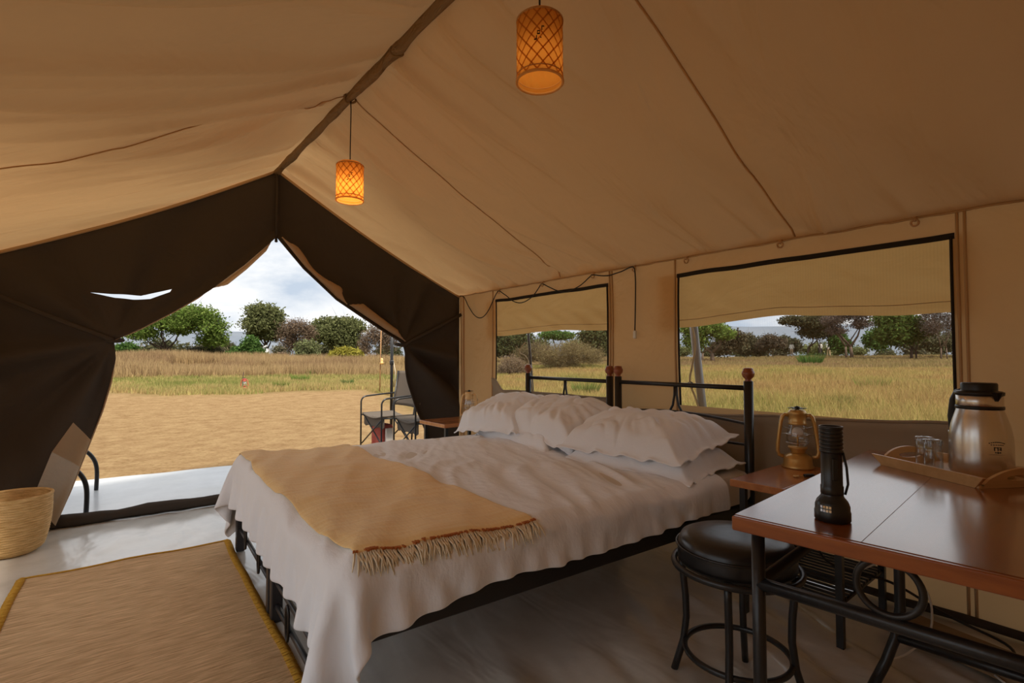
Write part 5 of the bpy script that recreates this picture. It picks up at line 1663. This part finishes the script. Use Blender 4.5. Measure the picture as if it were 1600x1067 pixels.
# through the window behind the bed
T('dark_tree', 'dark olive tree at the left edge of the window behind the far pillows', 'tree', None, 800, 46, 560, [(790, 528, 24, 16), (812, 533, 22, 16), (800, 546, 30, 12), (775, 540, 18, 16)], ((0.08, 0.10, 0.04), (0.15, 0.17, 0.07)), 6500, 0.19, [(800, 0.2)], 100, 'bark', 31)
T('dry_bush', 'rounded dry brown bush behind the thin tent pole', 'bush', None, 802, 25, 585, [(800, 572, 20, 16), (788, 578, 14, 11), (815, 577, 16, 11)], ((0.30, 0.21, 0.13), (0.42, 0.31, 0.20)), 8000, 0.06, None, 500, 'bark', 32, 0.2)
T('umbrella_tree', 'small distant green umbrella tree on the skyline in the left window', 'tree', None, 868, 70, 558, [(862, 523, 18, 7), (880, 524, 16, 7)], DG, 2600, 0.20, [(868, 0.2)], 40, 'bark', 33)
T('dark_tree', 'dark olive tree at the right edge of the window behind the far pillows', 'tree', None, 935, 48, 560, [(925, 525, 22, 15), (945, 520, 24, 20), (935, 540, 26, 14)], ((0.09, 0.11, 0.04), (0.17, 0.18, 0.08)), 6000, 0.19, [(935, 0.2)], 100, 'bark', 34)
T('dry_thicket', 'tall straw-coloured thicket in the middle of the left window', 'bush', None, 885, 30, 575, [(860, 553, 26, 15), (895, 548, 28, 17), (925, 556, 24, 14), (878, 566, 34, 10)], ((0.30, 0.23, 0.11), (0.42, 0.33, 0.16)), 14000, 0.075, None, 700, 'bark', 35, 0.18)
T('dry_thicket', 'brown thicket behind the dry bush in the left window', 'bush', None, 835, 36, 570, [(835, 548, 24, 13), (820, 555, 20, 12), (850, 556, 20, 10)], ((0.20, 0.16, 0.08), (0.32, 0.25, 0.13)), 9000, 0.085, None, 500, 'bark', 36, 0.18)
# through the long window beside the lantern
T('green_tree', 'green-topped tree with a reddish trunk at the left of the lantern-side window', 'tree', None, 1105, 48, 558, [(1088, 512, 22, 12), (1112, 512, 26, 11), (1128, 522, 18, 9), (1090, 530, 20, 16)], GR, 5500, 0.18, [(1113, 0.36), (1096, 0.2)], 100, 'bark', 41)
T('dark_thicket', 'dark brown thicket right of the red trunk', 'bush', None, 1138, 52, 558, [(1135, 535, 16, 19), (1150, 530, 14, 14), (1122, 545, 14, 11)], ((0.10, 0.085, 0.05), (0.18, 0.15, 0.09)), 4500, 0.17, None, 500, 'bark', 42)
T('dark_thicket', 'olive-brown thicket in the middle distance under the window flap', 'bush', None, 1175, 58, 558, [(1168, 535, 16, 14), (1180, 542, 16, 13), (1160, 545, 12, 10)], ((0.12, 0.11, 0.06), (0.2, 0.18, 0.1)), 4500, 0.18, None, 400, 'bark', 43)
T('thorn_tree', 'small brown thorn tree left of the walking people', 'tree', None, 1204, 56, 557, [(1200, 533, 14, 11), (1212, 536, 13, 9), (1190, 540, 10, 8)], ((0.14, 0.11, 0.08), (0.2, 0.16, 0.11)), 3000, 0.16, [(1200, 0.08), (1208, 0.08)], 500, 'bark', 44)
T('dark_thicket', 'grey thicket behind the leftmost walking person', 'bush', None, 1228, 66, 558, [(1226, 537, 13, 13), (1240, 540, 12, 11)], ((0.11, 0.11, 0.065), (0.18, 0.17, 0.1)), 3200, 0.19, None, 300, 'bark', 45)
T('flat_topped_tree', 'dark flat-topped tree between the walking people', 'tree', None, 1260, 60, 558, [(1242, 500, 18, 8), (1262, 502, 22, 12), (1284, 500, 20, 12), (1270, 518, 20, 10), (1290, 515, 14, 14)], ((0.085, 0.085, 0.045), (0.16, 0.15, 0.08)), 6500, 0.19, [(1261, 0.22), (1282, 0.14)], 700, 'bark_dark', 46)
T('spreading_tree', 'wide spreading grey-brown tree with crooked branches in the lantern-side window', 'tree', None, 1330, 50, 556, [(1305, 500, 18, 9), (1326, 490, 24, 11), (1352, 488, 24, 10), (1375, 497, 16, 9), (1312, 515, 16, 9), (1345, 505, 18, 9)], ((0.15, 0.115, 0.10), (0.24, 0.18, 0.15)), 3600, 0.15, [(1331, 0.30), (1322, 0.2)], 1600, 'bark', 47, 0.35)
T('green_bush', 'dark green bush behind the spreading tree, left of its trunk', 'bush', None, 1310, 60, 557, [(1308, 533, 14, 15), (1320, 540, 12, 13)], DG, 3000, 0.18, None, 0, 'bark', 48)
T('green_bush', 'green bush between the spreading tree and the dense green tree', 'bush', None, 1366, 58, 557, [(1362, 531, 13, 14), (1376, 535, 12, 12)], DG, 3000, 0.18, None, 0, 'bark', 49)
T('green_tree', 'dense dome-shaped green tree near the right end of the lantern-side window', 'tree', None, 1412, 46, 556, [(1400, 497, 24, 14), (1418, 506, 28, 17), (1392, 518, 22, 16), (1415, 527, 26, 13), (1440, 513, 20, 14)], ((0.09, 0.15, 0.035), (0.17, 0.23, 0.06)), 9500, 0.18, [(1424, 0.22), (1432, 0.14)], 200, 'bark_dark', 50)
T('bare_tree', 'tall leafless grey tree at the right end of the lantern-side window', 'tree', None, 1472, 44, 555, [(1466, 490, 22, 20), (1484, 505, 18, 22), (1455, 512, 18, 16), (1476, 480, 18, 12)], ((0.19, 0.16, 0.14), (0.27, 0.23, 0.2)), 1500, 0.12, [(1470, 0.13), (1480, 0.10)], 2200, 'bark', 51, 0.3)
T('scrub_bush', 'olive scrub in front of the leafless grey tree', 'bush', None, 1462, 50, 557, [(1452, 534, 20, 13), (1475, 536, 22, 14), (1492, 532, 16, 16)], ((0.14, 0.14, 0.075), (0.21, 0.20, 0.11)), 5000, 0.17, None, 400, 'bark', 52)

# unseen tree, added so that its crown shades the rear of the roof
rng = np.random.default_rng(90)
t = thing('added_shade_tree', 'large unseen tree added behind the tent to shade the roof', 'tree', (4.9, -4.6, -0.02))
C = [(-2.7 + rng.uniform(-2.6, 3.0), 2.9 + rng.uniform(-2.3, 2.2), 4.7 + rng.uniform(-0.5, 0.7), rng.uniform(1.1, 1.6), rng.uniform(1.1, 1.6), rng.uniform(0.5, 0.8)) for _ in range(38)]
V, F, col = leaf_cloud(C, 60000, 0.15, OL, rng)
mesh('crown', V, F, M['leaf'], t, False, col)
m = MB()
m.tube([(0, 0, -0.1), (-0.2, 0.3, 1.6), (-0.5, 0.9, 3.2)], [0.26, 0.22, 0.18], 9)
for c in C:
    m.tube([(-0.5, 0.9, 3.2), ((c[0] - 0.5) / 2, (c[1] + 0.9) / 2, 4.2), (c[0], c[1], c[2])], [0.11, 0.08, 0.03], 6)
m.build('trunk', M['bark'], t, True)

# far treeline
ORD = ('first', 'second', 'third', 'fourth', 'fifth', 'sixth', 'seventh', 'eighth', 'ninth', 'tenth', 'eleventh', 'twelfth', 'thirteenth')
kinds = ('grey-brown', 'olive green', 'brown', 'dark olive')
protos = []
for k in range(4):
    rng = np.random.default_rng(100 + k)
    C = [(rng.uniform(-2, 2), rng.uniform(-1, 1), rng.uniform(1.0, 2.0), rng.uniform(1.6, 2.6), rng.uniform(1.2, 2), rng.uniform(1.0, 1.8)) for _ in range(4)]
    cols = [GB, OL, BR, ((0.10, 0.11, 0.055), (0.18, 0.17, 0.09))][k]
    V, F, col = leaf_cloud(C, 1600, 0.26, cols, rng)
    V[:, 2] = np.maximum(V[:, 2], 0)
    protos.append(mesh('far_bush', V, F, M['leaf'], None, False, col))
rs = random.Random(21)
kk = 0
for (p0, p1, stp, where) in ((140, 640, 42, 'the doorway'), (775, 960, 36, 'the far-pillow window'), (1065, 1500, 40, 'the lantern-side window')):
    for nth, px_k in enumerate(range(p0, p1, stp)):
        x, y, z = pos(px_k + rs.uniform(-6, 6), rs.uniform(76, 96))
        q = kk if kk < 4 else rs.randrange(4)
        o = protos[q] if kk < 4 else protos[q].copy()
        if kk >= 4: COL.objects.link(o)
        kk += 1
        tag(o, 'low %s scrub bush, %s from left in the far treeline beyond %s' % (kinds[q], ORD[nth], where), 'bush', 'distant treeline bushes')
        o.location = (x, y, z - 0.1); o.rotation_euler = (0, 0, rs.uniform(0, 6.28))
        s = rs.uniform(0.65, 1.15)
        o.scale = (s, s, s * rs.uniform(0.7, 1.0))

# ------------------------------------------------------------------ grass
def blades(name, n_try, sampler, keep, hgt, wid, cols, per, label, seed, lean=0.5):
    rng = np.random.default_rng(seed)
    x, y = sampler(rng, n_try)
    m = keep(x, y, rng)
    x, y = x[m], y[m]
    n = len(x)
    X = np.repeat(x, per) + rng.normal(0, 0.05, n * per); Y = np.repeat(y, per) + rng.normal(0, 0.05, n * per)
    r = np.hypot(X, Y)
    patch_ = np.repeat(fbm(x * 0.22, y * 0.22, 3), per)
    h = hgt(X, Y) * (0.55 + 0.7 * rng.random(len(X))) * (1 + 0.35 * patch_)
    w = wid * (0.7 + 0.6 * rng.random(len(X))) * np.clip(r / 14, 0.6, 3.0)
    a = rng.random(len(X)) * 2 * np.pi
    dx, dy = np.cos(a), np.sin(a)
    Z = zg(X, Y)
    ln = lean * h * rng.random(len(X))
    b = rng.random(len(X)) * 2 * np.pi
    B = np.stack([X, Y, Z], -1)
    V = np.stack([B - np.stack([dx * w, dy * w, 0 * w + 0.03], -1), B + np.stack([dx * w, dy * w, 0 * w - 0.03], -1),
                  B + np.stack([np.cos(b) * ln + dx * w * .5, np.sin(b) * ln + dy * w * .5, h], -1)], 1).reshape(-1, 3)
    F = np.arange(len(X) * 3).reshape(-1, 3)
    c = np.array(cols)
    t = np.clip(0.5 + 0.55 * np.repeat(fbm(x * 0.35 + 9, y * 0.35, 3), per) + 0.28 * rng.standard_normal(len(X)), 0, 1)[:, None]
    col = np.where(t < 0.5, c[0] * (1 - 2 * t) + c[1] * 2 * t, c[1] * (2 - 2 * t) + c[2] * (2 * t - 1)) * (0.75 + 0.5 * rng.random((len(X), 1)))
    o = mesh(name, V, F, M['grass'], None, False, np.repeat(col, 3, 0))
    tag(o, label, 'grass', None, 'stuff')
    return o
def sector(a0, a1, r0, r1, p=1.0):
    def f(rng, n):
        a = rad(a0) + rad(a1 - a0) * rng.random(n)
        r = (r0 ** p + (r1 ** p - r0 ** p) * rng.random(n)) ** (1 / p)
        return r * np.sin(a), r * np.cos(a)
    return f
DRY = ((0.38, 0.265, 0.125), (0.46, 0.325, 0.165), (0.29, 0.185, 0.10))
MIX = ((0.22, 0.24, 0.065), (0.44, 0.37, 0.14), (0.44, 0.31, 0.14))
FLD = ((0.25, 0.24, 0.065), (0.48, 0.37, 0.135), (0.42, 0.275, 0.115))
in_grass = lambda x, y, rng: (dirt(x, y) > 0.35 + 0.3 * rng.random(len(x)))
blades('short_grass', 26000, sector(-14, 36, 15, 27, 1.4), in_grass, lambda X, Y: 0.14 + 0 * X, 0.012, MIX, 4, 'short yellow-green grass at the edge of the bare clearing', 61)
blades('tall_dry_grass', 24000, sector(-14, 36, 24, 48, 1.3), lambda x, y, rng: fbm(x * .2, y * .2, 2) > -0.75, lambda X, Y: 0.42 + 0.02 * np.clip(np.hypot(X, Y) - 24, 0, 12), 0.010, DRY, 7, 'tall dry straw-coloured grass below the trees', 62, 0.45)
blades('field_grass', 60000, sector(30, 96, 4.2, 34, 1.3), in_grass, lambda X, Y: 0.24 + 0 * X, 0.0095, FLD, 5, 'yellow-green grass field seen through the side windows', 63, 0.9)
blades('far_field_grass', 30000, sector(30, 96, 30, 74, 1.3), lambda x, y, rng: fbm(x * .2, y * .2, 2) > -0.9, lambda X, Y: 0.20 + 0 * X, 0.0095, ((0.27, 0.21, 0.085), (0.36, 0.27, 0.12), (0.30, 0.195, 0.105)), 5, 'dry brown grass in front of the far trees', 64, 0.5)

# green weeds standing out of the grass
def weed(label, px, depth, rpx, col, seed):
    rng = np.random.default_rng(seed)
    x, y, z = pos(px, depth); k = depth / 800
    R = rpx * k
    n = 420
    a = rng.random(n) * 2 * np.pi; rr = R * np.sqrt(rng.random(n))
    B = np.stack([rr * np.cos(a), rr * np.sin(a), np.zeros(n)], -1)
    h = R * (0.5 + 0.9 * rng.random(n)); b = rng.random(n) * 6.28
    w = R * 0.03
    d = np.stack([np.cos(b), np.sin(b), 0 * b], -1)
    V = np.stack([B - d * w, B + d * w, B + np.stack([np.cos(a) * h * .5, np.sin(a) * h * .5, h], -1) + d * w * .7], 1).reshape(-1, 3)
    c = np.repeat(0.62 * np.array(col)[None] * (0.7 + 0.6 * rng.random((n, 1))), 3, 0)
    o = mesh('weed', V, np.arange(3 * n).reshape(-1, 3), M['grass'], None, False, c)
    o.location = (x, y, z)
    tag(o, label, 'plant', 'green weeds in the grass')
weed('green weed at the grass edge right of the outdoor red lantern', 440, 16.5, 9, (0.16, 0.28, 0.04), 71)
weed('light green weed in the short grass, midway across the doorway view', 470, 19.5, 11, (0.26, 0.38, 0.08), 72)
weed('light green weed behind the midway one, higher in the doorway view', 488, 23, 10, (0.25, 0.36, 0.08), 73)
weed('dark green leafy weed left of the camp chairs', 543, 18.5, 8, (0.09, 0.24, 0.06), 74)
weed('small dark weed above the outdoor red lantern', 361, 24, 6, (0.12, 0.22, 0.05), 75)
weed('green patch in the field just below the walking people', 1266, 40, 15, (0.14, 0.26, 0.06), 76)
weed('yellow-green weed in the field above the torch', 1362, 15, 17, (0.30, 0.38, 0.09), 77)
weed('green weed close outside the window sill by the lantern', 1312, 11.5, 16, (0.22, 0.28, 0.07), 78)
weed('green weed in the left window near the middle bed posts', 915, 15, 18, (0.26, 0.33, 0.08), 79)

# marker lantern at the edge of the clearing, and a cane post
lx, ly, lz = pos(383, 15.8)
lm = lantern('small red lantern standing on the ground at the clearing edge', (lx, ly, lz), rad(-30), 1.35, M['red_bag'], 'hurricane lanterns')
t = thing('lantern_stake', 'thin dark stake stuck in the ground beside the outdoor red lantern', 'stake', pos(379.5, 15.9))
MB().tube([(0, 0, -0.05), (0.01, 0, 0.25), (0.03, 0.0, 0.54)], 0.012, 8).build('stake_rod', M['bark_dark'], t, True)
MB().tube([(0.012, 0, 0.34), (0.06, 0, 0.36)], 0.006, 6).build('stake_hook', M['iron'], t, True)
t = thing('cane_post', 'thin brown cane post with a small hanging lamp, left of the camp chairs', 'post', pos(594, 15.5))
MB().tube([(0, 0, -0.05), (0.01, 0, 0.9), (0.03, 0, 1.98)], 0.018, 8).build('cane', M['bamboo_pole'], t, True)
MB().lathe([(0.001, 0), (0.06, 0.0), (0.065, 0.05), (0.045, 0.07), (0.05, 0.15), (0.03, 0.19), (0.001, 0.2)], (0.02, -0.08, 0.85), 14).build('hanging_lamp', M['brass'], t, True)
MB().tube([(0.02, -0.08, 1.04), (0.02, -0.04, 1.14), (0.015, 0, 1.16)], 0.006, 6).build('lamp_hook', M['iron'], t, True)
sx, sy, sz = pos(416, 52)
t = thing('white_bundle', 'small whitish bundle at the foot of the tall round tree', 'bundle', (sx, sy, sz))
MB().lathe([(0.001, 0), (0.5, 0.02), (0.55, 0.5), (0.42, 0.95), (0.25, 1.15), (0.001, 1.2)], (0, 0, 0), 12).build('bundle_cloth', M['steel_pole'], t, True)
MB().tube([(-0.3, 0, 0.9), (-0.2, 0.1, 1.3), (0.1, 0, 1.45)], 0.12, 7).build('bundle_top', M['steel_pole'], t, True)

# ------------------------------------------------------------------ people walking far off
def person(label, px, depth, face, trousers, stride):
    x, y, z = pos(px, depth)
    root = thing('person', label, 'person', (x, y, z), face, 'people walking in the field')
    J = {'pel': (0, 0, 0.95), 'sp': (0, 0, 1.2), 'ch': (0, 0, 1.40), 'nk': (0, 0, 1.53), 'hd': (0.02, 0, 1.66), 'tp': (0.02, 0, 1.74),
         'ls': (0, 0.18, 1.43), 'le': (-0.03, 0.24, 1.15), 'lw': (0.06, 0.24, 0.90), 'lh': (0.09, 0.24, 0.80),
         'rs': (0, -0.18, 1.43), 're': (-0.03, -0.24, 1.15), 'rw': (0.06, -0.24, 0.90), 'rh': (0.09, -0.24, 0.80),
         'lhp': (0, 0.10, 0.90), 'lk': (0.05 + stride * .5, 0.10, 0.50), 'la': (stride * .6, 0.10, 0.08), 'lf': (stride * .6 + 0.16, 0.10, 0.03),
         'rhp': (0, -0.10, 0.90), 'rk': (0.05 - stride * .3, -0.10, 0.50), 'ra': (-stride * .8, -0.10, 0.08), 'rf': (-stride * .8 + 0.16, -0.10, 0.03)}
    E_ = [('pel', 'sp'), ('sp', 'ch'), ('ch', 'nk'), ('nk', 'hd'), ('hd', 'tp'), ('ch', 'ls'), ('ls', 'le'), ('le', 'lw'), ('lw', 'lh'), ('ch', 'rs'), ('rs', 're'), ('re', 'rw'), ('rw', 'rh'),
          ('pel', 'lhp'), ('lhp', 'lk'), ('lk', 'la'), ('la', 'lf'), ('pel', 'rhp'), ('rhp', 'rk'), ('rk', 'ra'), ('ra', 'rf')]
    Rr = {'pel': .14, 'sp': .13, 'ch': .15, 'nk': .055, 'hd': .10, 'tp': .075, 'ls': .075, 'le': .05, 'lw': .038, 'lh': .045, 'rs': .075, 're': .05, 'rw': .038, 'rh': .045, 'lhp': .10, 'lk': .065, 'la': .045, 'lf': .04, 'rhp': .10, 'rk': .065, 'ra': .045, 'rf': .04}
    names = list(J)
    me = bpy.data.meshes.new('body')
    me.from_pydata([J[k] for k in names], [(names.index(a), names.index(b)) for a, b in E_], [])
    ob = bpy.data.objects.new('body', me); link(ob, root)
    ob.modifiers.new('skin', 'SKIN')
    bm = bmesh.new(); bm.from_mesh(me)
    sk_ = bm.verts.layers.skin.verify()
    for v, k in zip(bm.verts, names):
        v[sk_].radius = (Rr[k], Rr[k]); v[sk_].use_root = (k == 'pel')
    bm.to_mesh(me); bm.free()
    ob.modifiers.new('sub', 'SUBSURF').levels = 1
    dg = bpy.context.evaluated_depsgraph_get()
    ev = bpy.data.meshes.new_from_object(ob.evaluated_get(dg))
    ob.modifiers.clear(); ob.data = ev; ev.name = 'body'
    ev.materials.clear()
    for mm in (M['skin'], M['shirt'], trousers): ev.materials.append(mm)
    for p in ev.polygons:
        c = p.center
        p.material_index = 0 if (c.z > 1.52 or (abs(c.y) > 0.19 and c.z < 1.1 and c.z > 0.7)) else 1 if c.z > 0.97 else 2
        p.use_smooth = True
person('person in a white shirt and khaki trousers walking alone, leftmost in the field', 1237, 62, rad(200), M['khaki'], 0.25)
person('person in a white shirt and dark trousers walking beside another', 1282, 62, rad(60), M['navy'], 0.2)
person('person in a white shirt and khaki trousers, rightmost of the three', 1295, 63, rad(50), M['khaki'], 0.2)
